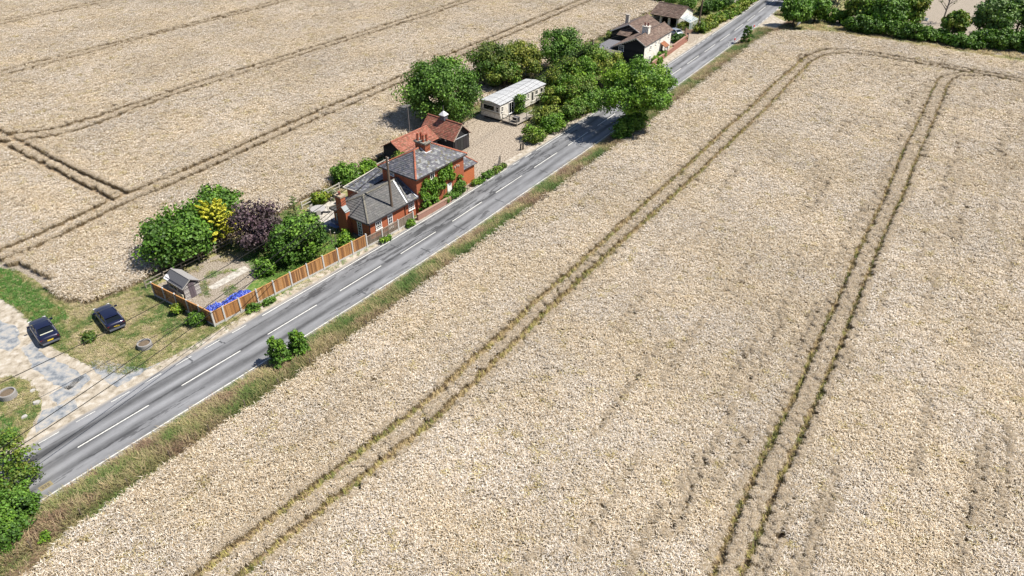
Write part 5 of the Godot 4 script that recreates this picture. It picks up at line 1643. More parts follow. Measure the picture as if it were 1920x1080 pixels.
func fence_panel(t: Node3D, a: Vector3, b: Vector3, h: float, cols: Array, gap: float, board: float) -> void:
	var mb := MB.new()
	var x := (b - a).normalized()
	var z := x.cross(Vector3.UP).normalized()
	var l := a.distance_to(b)
	var n := int(l / board)
	var bs := Basis(x, Vector3.UP, z)
	for i in n:
		var col: Color = cols[rng.randi() % cols.size()] * rng.randf_range(0.85, 1.18)
		col.a = 1.0
		mb.box(a + x * ((i + 0.5) * l / n) + Vector3.UP * (0.28 + h / 2) + z * (0.012 * (i % 2)), Vector3(l / n - gap, h, 0.022), col, bs)
	mb.box((a + b) / 2 + Vector3.UP * (0.28 + h + 0.02), Vector3(l, 0.05, 0.1), cols[0] * 1.35, bs)
	for y in [0.5, 1.1]:
		mb.box((a + b) / 2 + Vector3.UP * y - z * 0.05, Vector3(l, 0.07, 0.05), cols[0], bs)
	part("fence_panel", mb, M.wood, t)

func build_fences() -> void:
	var t := thing("panel_fence", "orange brown boarded panel fence with white concrete posts beside the road", "fence", Vector3(0.1, 0, 0.4))
	var ss := [0.1, 1.25, 3.0, 4.95, 6.9, 8.95, 11.0, 13.05, 15.0, 17.0, 19.0, 21.3, 23.9, 26.4]
	var conc := Color(0.7, 0.685, 0.65)
	var orange := [Color(0.45, 0.225, 0.08), Color(0.38, 0.18, 0.06), Color(0.54, 0.29, 0.12), Color(0.26, 0.12, 0.045)]
	var grey := [Color(0.24, 0.19, 0.15), Color(0.28, 0.23, 0.18), Color(0.2, 0.155, 0.12)]
	var pts := []
	for s in ss:
		pts.append(Vector3(s - 0.1, 0, lerpf(0.4, 1.5, clampf(s / 19.0, 0.0, 1.1)) - 0.4))
	for i in pts.size():
		var mb := MB.new()
		var hh := 1.78 if i < 11 else 1.45
		mb.box(pts[i] + Vector3.UP * hh / 2, Vector3(0.16, hh, 0.16), conc)
		mb.box(pts[i] + Vector3.UP * (hh + 0.03), Vector3(0.1, 0.06, 0.1), conc)
		part("fence_post", mb, M.concrete, t)
		if i < pts.size() - 1:
			var x: Vector3 = (pts[i + 1] - pts[i]).normalized() * 0.08
			mb = MB.new()
			mb.bar(pts[i] + x + Vector3.UP * 0.14, pts[i + 1] - x + Vector3.UP * 0.14, 0.06, 0.26, conc * 0.95)
			part("gravel_board", mb, M.concrete, t)
			if i < 10:
				fence_panel(t, pts[i] + x, pts[i + 1] - x, 1.38, orange, 0.004, 0.14)
			else:
				fence_panel(t, pts[i] + x, pts[i + 1] - x, 1.05, grey, 0.01 if i == 12 else 0.05, 0.13)
	# end run past the shed
	var e := thing("panel_fence", "shaded brown end run of panel fence beside the timber shed", "fence", Vector3(0.1, 0, 0.4))
	var endp := Vector3(-0.72, 0, -9.2)
	for i in range(0, 6):
		var p := Vector3.ZERO.lerp(endp, i / 5.0)
		if i > 0:
			var mb := MB.new()
			mb.box(p + Vector3.UP * 0.9, Vector3(0.15, 1.8, 0.15), conc)
			part("fence_post", mb, M.concrete, e)
		if i < 5:
			var q := Vector3.ZERO.lerp(endp, (i + 1) / 5.0)
			var x := (q - p).normalized() * 0.08
			var mb := MB.new()
			mb.bar(p + x + Vector3.UP * 0.14, q - x + Vector3.UP * 0.14, 0.06, 0.26, conc * 0.95)
			part("gravel_board", mb, M.concrete, e)
			fence_panel(e, p + x, q - x, 1.38, orange, 0.004, 0.14)
	# low brick wall by the ivy
	var w := thing("low_brick_wall", "low weathered brick wall at the foot of the ivy clad cottage", "wall", Vector3(27.0, 0, 1.75))
	var mb := MB.new()
	mb.span(Vector3(0, 0, -0.13), Vector3(6.0, 0.72, 0.13), Color(0.33, 0.19, 0.15))
	mb.span(Vector3(0.02, 0.72, -0.16), Vector3(5.9, 0.79, 0.16), Color(0.36, 0.25, 0.2))
	part("brickwork", mb, M.brick, w)
	# thin post and wire fences
	wire_fence("thin dark post and wire fence along the verge by the wheat", _line(-22.0, 70.0, 3.4, 6.9), 1.05, Color(0.2, 0.16, 0.12))
	var yf := []
	for k in 8:
		yf.append(Vector3(33.4 + 1.5 * k, 0, 1.65 - 0.02 * k))
	wire_fence("short dark wire fence between the cottage and yard gate", yf, 0.95, Color(0.07, 0.06, 0.05))
	var gf := []
	for k in 9:
		gf.append(Vector3(20.5 + 2.1 * k, 0, -11.6 - 0.09 * k))
	rail_fence("white railed garden fence along the wheat behind the cottage", gf, 0.95, Color(0.6, 0.58, 0.52))
	var rf := []
	for k in 7:
		rf.append(Vector3(-0.4 + 2.1 * k, 0, -10.9 - 0.06 * k))
	rail_fence("old grey post and rail fence behind the timber shed", rf, 0.9, Color(0.34, 0.3, 0.25))
	# field gate, galvanised
	var a := px(1494, 50)
	var b := px(1513, 34)
	var g := thing("field_gate", "galvanised metal field gate at the corner of the wheat", "gate", a)
	var d := (b - a)
	for k in 6:
		var m2 := MB.new()
		m2.tube([Vector3(0, 0.2 + 0.19 * k, 0), d + Vector3(0, 0.2 + 0.19 * k, 0)], [0.04, 0.04], 6, Color(0.62, 0.64, 0.66))
		part("bar", m2, M.metal, g)
	for f in [0.0, 0.5, 1.0]:
		var m2 := MB.new()
		m2.tube([d * f + Vector3(0, 0.0 if f != 0.5 else 0.2, 0), d * f + Vector3(0, 1.25, 0)], [0.05, 0.05], 6, Color(0.58, 0.6, 0.62))
		part("upright", m2, M.metal, g)
	# leaning open yard gate
	var yg := thing("yard_gate", "weathered picket gate standing open at the gravel yard", "gate", px(937, 309) * Vector3(1, 0, 1), 0.5)
	for k in 7:
		var m2 := MB.new()
		m2.box(Vector3(-0.2 * k, 0.55 + (0.05 * k if k < 5 else 0.0) + 0.05, 0), Vector3(0.09, 1.0 + (0.1 * k if k < 5 else 0.0), 0.03), Color(0.33, 0.3, 0.26) * rng.randf_range(0.85, 1.15))
		part("picket", m2, M.wood, yg)
	for y in [0.35, 0.95]:
		var m2 := MB.new()
		m2.box(Vector3(-0.6, y, -0.04), Vector3(1.4, 0.09, 0.04), Color(0.3, 0.27, 0.23))
		part("rail", m2, M.wood, yg)
	var m3 := MB.new()
	m3.box(Vector3(0.2, 0.6, 0), Vector3(0.16, 1.2, 0.16), Color(0.12, 0.1, 0.09))
	part("gate_post", m3, M.wood, yg)
	var sp := thing("gate_stump", "dark stump gate posts under the bright yard corner shrub", "post", px(976, 282) * Vector3(1, 0, 1))
	for k in 2:
		m3 = MB.new()
		m3.tube([Vector3(0.45 * k, 0, 0.1 * k), Vector3(0.45 * k + 0.03, 1.0, 0.1 * k)], [0.13, 0.11], 7, Color(0.09, 0.075, 0.06))
		part("post", m3, M.wood, sp)

func _line(s0: float, s1: float, step: float, off: float) -> Array:
	var out := []
	var s := s0
	while s <= s1:
		out.append(Vector3(s, 0, tc(s) + off - 0.9 * smoothstep(30.0, 70.0, s)))
		s += step
	return out

func wire_fence(label: String, pts: Array, h: float, col: Color) -> void:
	var t := thing("wire_fence", label, "fence", pts[0])
	for p in pts:
		var mb := MB.new()
		var q: Vector3 = p - pts[0]
		mb.tube([q, q + Vector3(rng.randf_range(-0.04, 0.04), h * rng.randf_range(0.9, 1.05), 0)], [0.05, 0.045], 6, col * rng.randf_range(0.8, 1.2))
		part("post", mb, M.wood, t)
	for y in [0.35, 0.8]:
		var mb := MB.new()
		var arr := []
		var rad := []
		for p in pts:
			arr.append(p - pts[0] + Vector3.UP * h * y)
			rad.append(0.004)
		mb.tube(arr, rad, 4, Color(0.06, 0.055, 0.05))
		part("wire", mb, M.speck, t)

func rail_fence(label: String, pts: Array, h: float, col: Color) -> void:
	var t := thing("rail_fence", label, "fence", pts[0])
	for i in pts.size():
		var q: Vector3 = pts[i] - pts[0]
		var mb := MB.new()
		mb.box(q + Vector3.UP * h * 0.52, Vector3(0.11, h * 1.04, 0.11), col * rng.randf_range(0.85, 1.1))
		part("post", mb, M.wood, t)
		if i > 0:
			for y in [0.45, 0.92]:
				mb = MB.new()
				mb.bar(pts[i - 1] - pts[0] + Vector3.UP * h * y, q + Vector3.UP * h * y, 0.05, 0.11, col * rng.randf_range(0.9, 1.1))
				part("rail", mb, M.wood, t)

func pole(label: String, at: Vector3, h: float, lean: Vector3) -> Node3D:
	var t := thing("utility_pole", label, "utility pole", Vector3(at.x, 0, at.z), 0.0, "utility poles")
	var mb := MB.new()
	mb.tube([Vector3(0, -0.1, 0), lean * 0.5 + Vector3(0, h * 0.5, 0), lean + Vector3(0, h, 0)], [0.17, 0.15, 0.12], 9, Color(0.17, 0.125, 0.09))
	part("pole_shaft", mb, M.wood, t)
	mb = MB.new()
	for k in 3:
		mb.lathe(lean * (0.9 + 0.03 * k) + Vector3(0.14, h - 0.25 - 0.3 * k, 0.05), [Vector2(0, 0), Vector2(0.06, 0.02), Vector2(0.06, 0.1), Vector2(0.03, 0.14), Vector2(0, 0.14)], 8, Color(0.6, 0.58, 0.55))
	part("insulators", mb, M.paint, t)
	mb = MB.new()
	mb.box(Vector3(0.0, 2.2, 0.16) + lean * 0.25, Vector3(0.18, 0.3, 0.05), Color(0.7, 0.68, 0.6))
	part("notice_plate", mb, M.paint, t)
	return t

func wire(label: String, a: Vector3, b: Vector3, sag: float, r := 0.03) -> void:
	var t := thing("overhead_wire", label, "wire", a)
	var pts := []
	var rad := []
	for i in 25:
		var f := i / 24.0
		pts.append(Vector3.ZERO.lerp(b - a, f) + Vector3.DOWN * sag * 4.0 * f * (1.0 - f))
		rad.append(r)
	var mb := MB.new()
	mb.tube(pts, rad, 5, Color(0.012, 0.012, 0.012))
	part("cable", mb, M.speck, t)

func build_poles() -> void:
	pole("tall brown utility pole rising in front of the brick cottage roof", Vector3(24.2, 0, 0.55), 8.9, Vector3(0.1, 0, -0.1))
	pole("utility pole half hidden among the trees by the mobile home", px(1107, 155, 0.0), 7.5, Vector3.ZERO)
	pole("utility pole beside the drive of the white cottage", Vector3(121.9, 0, -6.5), 8.5, Vector3(0.2, 0, 0.1))
	pole("utility pole carrying wires past the farm track mouth", Vector3(-42, 0, 5.0 - 6.0), 8.0, Vector3.ZERO)
	pole("utility pole in the hedge beside the near end of the road", Vector3(-42, 0, 11.5), 8.0, Vector3.ZERO)
	var top := Vector3(24.4, 8.6, 0.5)
	wire("overhead wire crossing the farm track nearest the parked cars", top, Vector3(-42, 7.6, -0.9), 3.4)
	wire("overhead wire crossing the middle of the farm track mouth", top - Vector3(0, 0.3, 0), Vector3(-42, 7.3, 11.4), 3.2)
	wire("lowest overhead wire passing above the edge of the road", top - Vector3(0, 0.6, 0), Vector3(-42, 6.9, 11.6), 1.8)
	var p2a := px(1107, 155, 0.0)
	var t2 := Vector3(p2a.x, 7.3, p2a.z)
	wire("upper overhead wire between the cottage roof and mobile home trees", top, t2, 0.6, 0.018)
	wire("middle overhead wire between the cottage roof and mobile home trees", top - Vector3(0, 0.35, 0), t2 - Vector3(0, 0.35, 0), 0.8, 0.018)
	wire("lower overhead wire above the gravel yard", top - Vector3(0, 0.7, 0), t2 - Vector3(0, 0.7, 0.0), 1.1, 0.018)
	wire("upper wire running past the black gable of the white cottage", t2, Vector3(122.1, 8.2, -6.4), 0.8, 0.02)
	wire("lower wire running past the black gable of the white cottage", t2 - Vector3(0, 0.5, 0), Vector3(122.1, 7.8, -6.4), 1.0, 0.02)

func build_shed() -> void:
	var t := thing("timber_shed", "weathered timber shed with curled grey felt roof behind the fence", "shed", Vector3(1.7, 0, -7.1))
	var w := 0.85
	var l := 1.55
	var mb := MB.new()
	extrude(mb, PackedVector2Array([Vector2(-w, 0), Vector2(w, 0), Vector2(w, 1.6), Vector2(0, 2.12), Vector2(-w, 1.6)]), Vector3(0, 0, -l), SX, Vector3.UP, SZ * l * 2.0, Color(0.07, 0.06, 0.065))
	part("wall", mb, M.wood, t)
	var cols := [Color(0.46, 0.43, 0.42), Color(0.34, 0.31, 0.31), Color(0.55, 0.52, 0.5), Color(0.15, 0.12, 0.13)]
	for k in 10:
		mb = MB.new()
		mb.box(Vector3(-w + 0.26, 0.09 + 0.16 * k, l + 0.02), Vector3(0.54, 0.1, 0.035), cols[k % 3] * 1.15)
		part("board", mb, M.wood, t)
		mb = MB.new()
		mb.box(Vector3(w - 0.26, 0.09 + 0.16 * k, l + 0.02), Vector3(0.54, 0.1, 0.035), cols[(k + 1) % 3] * 1.15)
		part("board", mb, M.wood, t)
	mb = MB.new()
	boards(mb, Vector3(-w, 0, -l), SZ, -SX, l * 2, 1.6, 0.16, [Color(0.26, 0.25, 0.29), Color(0.22, 0.21, 0.24), Color(0.32, 0.31, 0.34)])
	part("side_boards", mb, M.wood, t).set_meta("kind", "stuff")
	for s in [-1.0, 1.0]:
		mb = MB.new()
		for k in 3:
			mb.span(Vector3(s * 0.16 - 0.155 + 0.103 * k, 0.05, l + 0.012), Vector3(s * 0.16 - 0.155 + 0.1 + 0.103 * k, 1.75, l + 0.05), Color(0.12, 0.095, 0.11) * rng.randf_range(0.8, 1.5))
		part("door", mb, M.wood, t)
	window(t, Vector3(-w - 0.02, 1.02, -0.25), SZ, -SX, 1.5, 0.72, 2, 1, Color(0.5, 0.48, 0.38), true)
	var felt := Color(0.13, 0.135, 0.15)
	mb = MB.new()
	mb.quad(Vector3(-w - 0.18, 1.53, -l - 0.15), Vector3(-w - 0.18, 1.53, l + 0.15), Vector3(0, 2.2, l + 0.15), Vector3(0, 2.2, -l - 0.15), felt)
	mb.quad(Vector3(-w - 0.18, 1.48, l + 0.15), Vector3(-w - 0.18, 1.48, -l - 0.15), Vector3(0, 2.14, -l - 0.15), Vector3(0, 2.14, l + 0.15), felt)
	mb.bar(Vector3(-w - 0.18, 1.505, -l - 0.15), Vector3(-w - 0.18, 1.505, l + 0.15), 0.03, 0.06, Color(0.5, 0.49, 0.47))
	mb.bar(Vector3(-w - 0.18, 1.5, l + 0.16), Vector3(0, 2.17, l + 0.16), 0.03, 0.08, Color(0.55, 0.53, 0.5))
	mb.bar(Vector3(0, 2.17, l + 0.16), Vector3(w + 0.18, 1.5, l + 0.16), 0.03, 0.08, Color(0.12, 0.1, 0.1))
	part("roof", mb, M.speck, t)
	mb = MB.new()
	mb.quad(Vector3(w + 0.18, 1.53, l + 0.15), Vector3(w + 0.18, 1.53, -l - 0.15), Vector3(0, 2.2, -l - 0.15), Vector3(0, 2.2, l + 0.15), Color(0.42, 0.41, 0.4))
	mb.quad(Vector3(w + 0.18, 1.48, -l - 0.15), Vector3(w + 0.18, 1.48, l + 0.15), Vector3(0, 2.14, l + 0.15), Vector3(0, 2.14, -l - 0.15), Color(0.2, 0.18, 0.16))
	part("roof", mb, M.speck, t).set_meta("label", "pale faded felt on the far roof slope")
	mb = MB.new()
	mb.box(Vector3(0.02, 2.21, 0), Vector3(0.16, 0.03, l * 2 + 0.3), Color(0.4, 0.39, 0.38))
	part("ridge_strip", mb, M.speck, t)
	mb = MB.new()
	var tear := PackedVector2Array([Vector2(0, 0), Vector2(0.75, 0), Vector2(0.95, 0.22), Vector2(0.6, 0.38), Vector2(0.3, 0.55), Vector2(0, 0.5)])
	var up := Vector3(1.03, 0.67, 0).normalized()
	extrude(mb, tear, Vector3(-w - 0.17, 1.545, -l - 0.14), SZ, up, Vector3(-0.67, 1.03, 0).normalized() * 0.015, Color(0.7, 0.7, 0.7))
	part("torn_felt", mb, M.paint, t)
	# old window sash leaning on the shed
	t = thing("leaning_sash", "old cream window frame leaning between shed and fence", "window frame", Vector3(0.55, 0, -6.2))
	mb = MB.new()
	for a in [[Vector3(0, 0.05, -0.5), Vector3(0, 0.05, 0.6)], [Vector3(0.12, 0.75, -0.5), Vector3(0.12, 0.75, 0.6)], [Vector3(0, 0.05, -0.5), Vector3(0.12, 0.75, -0.5)], [Vector3(0, 0.05, 0.6), Vector3(0.12, 0.75, 0.6)], [Vector3(0, 0.05, 0.05), Vector3(0.12, 0.75, 0.05)]]:
		mb.bar(a[0], a[1], 0.07, 0.07, Color(0.55, 0.53, 0.42))
	part("sash_frame", mb, M.paint, t)
	mb = MB.new()
	mb.quad(Vector3(0, 0.05, -0.5), Vector3(0, 0.05, 0.6), Vector3(0.12, 0.75, 0.6), Vector3(0.12, 0.75, -0.5), Color.WHITE)
	part("pane", mb, M.greenglass, t)

func tarp(label: String, c0: Vector3, c1: Vector3, wid: float, hgt: float, seed_: int) -> void:
	var t := thing("tarpaulin", label, "tarpaulin", c0, 0.0, "blue tarpaulins")
	var f := FastNoiseLite.new()
	f.seed = seed_
	f.frequency = 1.4
	f.fractal_octaves = 3
	var mb := MB.new()
	var nx := 34
	var nz := 14
	var d := c1 - c0
	var side := d.cross(Vector3.UP).normalized()
	var P := []
	for i in nx + 1:
		var row := []
		for j in nz + 1:
			var u := float(i) / nx
			var v := float(j) / nz - 0.5
			var e := sin(PI * clampf(u, 0.02, 0.98)) * cos(PI * v)
			var p := d * u + side * (v * wid * (0.75 + 0.4 * f.get_noise_1d(u * 6.0)))
			p.y = 0.03 + maxf(0.0, hgt * pow(maxf(e, 0.0), 0.6) * (0.8 + 0.7 * f.get_noise_2d(u * 4.0, v * 3.0)) + 0.14 * f.get_noise_2d(u * 11.0, v * 6.0) * e)
			row.append(p)
		P.append(row)
	for i in nx:
		for j in nz:
			var k := f.get_noise_2d(i * 0.3, j * 0.6 + 50.0)
			var col := Color(0.05, 0.085, 0.42) if k < 0.28 else Color(0.2, 0.26, 0.55)
			var tcol: Color = col * rng.randf_range(0.85, 1.15)
			otri(mb, P[i][j], P[i + 1][j], P[i + 1][j + 1], Vector3.UP, tcol)
			otri(mb, P[i][j], P[i + 1][j + 1], P[i][j + 1], Vector3.UP, tcol)
	part("sheet", mb, M.tarp, t)

func build_small() -> void:
	tarp("long crumpled blue tarpaulin sheet behind the road fence panels", px(422, 569, 0.3) * Vector3(1, 0, 1), px(472, 545, 0.3) * Vector3(1, 0, 1), 2.3, 0.75, 3)
	tarp("short crumpled blue tarpaulin in the corner of the fence", px(386, 580, 0.3) * Vector3(1, 0, 1), px(420, 570, 0.3) * Vector3(1, 0, 1), 1.7, 0.6, 4)
	for q in [[273, 651, "rough concrete ring planter on the grass beside the car", 0.64], [17, 744, "rough concrete ring planter at the edge of the farm track", 0.68]]:
		var t := thing("ring_planter", q[2], "planter", px(q[0], q[1]), 0.0, "concrete ring planters")
		var mb := MB.new()
		var r: float = q[3]
		mb.lathe(Vector3.ZERO, [Vector2(r * 0.98, 0), Vector2(r * 1.02, 0.06), Vector2(r, 0.5), Vector2(r * 0.97, 0.56), Vector2(r * 0.84, 0.56), Vector2(r * 0.8, 0.5), Vector2(r * 0.8, 0.38)], 28, Color(0.4, 0.39, 0.38))
		part("ring", mb, M.concrete, t)
		mb = MB.new()
		mb.lathe(Vector3.ZERO, [Vector2(r * 0.81, 0.4), Vector2(r * 0.4, 0.45), Vector2(0, 0.43)], 18, Color(0.2, 0.15, 0.1))
		part("soil_fill", mb, M.speck, t)
	# loose stones
	var k := 0
	for q in [[62, 733, 0.28, "flat white stone on the grass beside the ring planter"], [68, 756, 0.34, "larger white stone on the track edge grass"], [47, 782, 0.3, "broken grey stones below the white stones on the track edge"], [172, 631, 0.42, "pale rubble block in the weeds between the cars"], [32, 620, 0.2, "small white stone lying on the farm track"]]:
		var t := thing("stone", q[3], "stone", px(q[0], q[1]))
		var mb := MB.new()
		var r: float = q[2]
		var rr := RandomNumberGenerator.new()
		rr.seed = 500 + k
		var ring := []
		for i in 9:
			var a := TAU * i / 9.0
			ring.append(Vector3(cos(a) * r * rr.randf_range(0.7, 1.2), 0, sin(a) * r * rr.randf_range(0.5, 0.9)))
		for i in 9:
			var a: Vector3 = ring[i]
			var b: Vector3 = ring[(i + 1) % 9]
			var up := Vector3(0, r * 0.5, 0)
			var col := Color(0.62, 0.6, 0.56) * rr.randf_range(0.85, 1.1)
			otri(mb, a, b, b * 0.75 + up, (a + b), col)
			otri(mb, a, b * 0.75 + up, a * 0.75 + up, (a + b), col)
			otri(mb, a * 0.75 + up, b * 0.75 + up, up * 1.1, Vector3.UP, col)
		part("rock", mb, M.speck, t)
		k += 1
	# patio furniture
	var c := px(598, 401, 0.0)
	var tb := thing("patio_table", "round pale patio table beside the flowering bush", "table", c)
	var mb := MB.new()
	mb.lathe(Vector3(0, 0.7, 0), [Vector2(0, 0), Vector2(0.92, 0), Vector2(0.95, 0.02), Vector2(0.92, 0.05), Vector2(0, 0.05)], 28, Color(0.5, 0.49, 0.48))
	part("table_top", mb, M.speck, tb)
	for i in 4:
		mb = MB.new()
		var a := TAU * i / 4.0 + 0.4
		mb.tube([Vector3(cos(a) * 0.65, 0, sin(a) * 0.65), Vector3(cos(a) * 0.5, 0.7, sin(a) * 0.5)], [0.03, 0.03], 6, Color(0.3, 0.29, 0.28))
		part("leg", mb, M.paint, tb)
	var names := ["pale patio chair between the round table and garden fence", "pale patio chair between the round table and brick wall", "pale patio chair on the lawn side of the round table", "pale patio chair by the bushy tree side of the table"]
	for i in 4:
		var a := [-1.75, 0.6, 2.2, 3.4][i] as float
		var ct := thing("patio_chair", names[i], "chair", c + Vector3(cos(a) * 1.35, 0, sin(a) * 1.35), -a - PI / 2, "patio chairs")
		var cc := Color(0.46, 0.44, 0.4)
		mb = MB.new()
		mb.box(Vector3(0, 0.43, 0), Vector3(0.5, 0.05, 0.5), cc)
		part("seat", mb, M.wood, ct)
		mb = MB.new()
		mb.box(Vector3(0, 0.74, 0.25), Vector3(0.5, 0.55, 0.05), cc, Basis(Vector3(1, 0, 0), 0.2))
		part("backrest", mb, M.wood, ct)
		for q in [[-0.21, -0.21], [0.21, -0.21], [-0.21, 0.21], [0.21, 0.21]]:
			mb = MB.new()
			mb.span(Vector3(q[0] - 0.02, 0, q[1] - 0.02), Vector3(q[0] + 0.02, 0.41, q[1] + 0.02), cc)
			part("leg", mb, M.wood, ct)
	# blue bench against the wing end wall
	var bn := thing("blue_bench", "blue painted garden bench against the cottage end wall", "bench", Vector3(19.6, 0, -4.7))
	var blue := Color(0.08, 0.11, 0.2)
	for z in range(5):
		mb = MB.new()
		mb.box(Vector3(-0.18 + 0.11 * z - 0.05, 0.45, 0), Vector3(0.09, 0.03, 1.5), blue * rng.randf_range(0.9, 1.3))
		part("seat_slat", mb, M.paint, bn)
	for y in range(3):
		mb = MB.new()
		mb.box(Vector3(0.33 + 0.02 * y, 0.62 + 0.14 * y, 0), Vector3(0.03, 0.1, 1.5), blue * rng.randf_range(0.9, 1.3))
		part("back_slat", mb, M.paint, bn)
	for q in [[-0.25, -0.7], [0.33, -0.7], [-0.25, 0.7], [0.33, 0.7]]:
		mb = MB.new()
		mb.span(Vector3(q[0] - 0.03, 0, q[1] - 0.03), Vector3(q[0] + 0.03, 0.62 if q[0] < 0 else 0.98, q[1] + 0.03), blue)
		part("leg", mb, M.paint, bn)
	# washing posts
	for q in [[623, 458, 1.9, "taller wooden washing post on the lawn by the bench"], [630, 454, 1.25, "shorter dark wooden post on the lawn by the bench"]]:
		var t := thing("lawn_post", q[3], "post", px(q[0], q[1]))
		mb = MB.new()
		mb.tube([Vector3.ZERO, Vector3(0, q[2], 0)], [0.06, 0.05], 6, Color(0.25, 0.2, 0.16))
		part("shaft", mb, M.wood, t)
		mb = MB.new()
		mb.box(Vector3(0, q[2], 0), Vector3(0.14, 0.05, 0.14), Color(0.5, 0.48, 0.44))
		part("cap", mb, M.wood, t)
	# road marker posts
	for q in [[1365, 88, "white marker post on the verge nearest the small upright tree"], [1377, 80, "red and white marker post beside the small upright tree"], [1413, 55, "red and white marker post by the field gateway"], [1405, 59, "white marker post by the field gateway"]]:
		var t := thing("marker_post", q[2], "marker post", px(q[0], q[1]), 0.0, "road marker posts")
		var red: bool = q[2].begins_with("red")
		mb = MB.new()
		mb.box(Vector3(0, 0.5, 0), Vector3(0.16, 1.0, 0.1), Color(0.72, 0.71, 0.7))
		part("shaft", mb, M.paint, t)
		mb = MB.new()
		mb.box(Vector3(0, 0.7 if red else 0.85, 0), Vector3(0.5 if red else 0.17, 0.4 if red else 0.12, 0.11), Color(0.55, 0.04, 0.04) if red else Color(0.1, 0.1, 0.1))
		part("reflector", mb, M.paint, t)
	# things standing in the paddock beyond the hedge
	var crate := thing("paddock_crate", "dark open crate with pale rim standing in the paddock", "crate", px(1728, 19))
	mb = MB.new()
	mb.box(Vector3(0, 0.45, 0), Vector3(1.3, 0.9, 1.7), Color(0.07, 0.06, 0.06))
	part("crate_body", mb, M.wood, crate)
	mb = MB.new()
	for q in [[-0.65, 0.0, 0.1, 1.8], [0.65, 0.0, 0.1, 1.8], [0.0, -0.85, 1.2, 0.1], [0.0, 0.85, 1.2, 0.1]]:
		mb.box(Vector3(q[0], 0.94, q[1]), Vector3(q[2], 0.08, q[3]), Color(0.55, 0.5, 0.46))
	part("rim", mb, M.wood, crate)
	var trough := thing("water_trough", "pale blue grey water trough in the paddock near the hedge", "trough", px(1732, 38))
	mb = MB.new()
	mb.box(Vector3(0, 0.25, 0), Vector3(0.8, 0.5, 1.6), Color(0.42, 0.5, 0.52))
	part("trough_body", mb, M.paint, trough)
	mb = MB.new()
	mb.box(Vector3(0, 0.505, 0), Vector3(0.66, 0.02, 1.46), Color(0.1, 0.14, 0.16))
	part("water_surface", mb, M.glass, trough)
	# dead branches at the near corner
	for q in [[45, 985, "pale dead branch lying on the bare field edge"], [62, 960, "broken fence stake leaning in the near verge"]]:
		var t := thing("dead_branch", q[2], "branch", px(q[0], q[1]))
		mb = MB.new()
		mb.tube([Vector3(-0.9, 0.06, 0.2), Vector3(0, 0.12, 0), Vector3(0.9, 0.1, -0.3), Vector3(1.4, 0.3, -0.3)], [0.06, 0.06, 0.045, 0.02], 6, Color(0.38, 0.34, 0.29))
		part("limb", mb, M.wood, t)
		mb = MB.new()
		mb.tube([Vector3(0.1, 0.12, 0), Vector3(0.4, 0.4, 0.5)], [0.04, 0.015], 5, Color(0.38, 0.34, 0.29))
		part("twig", mb, M.wood, t)

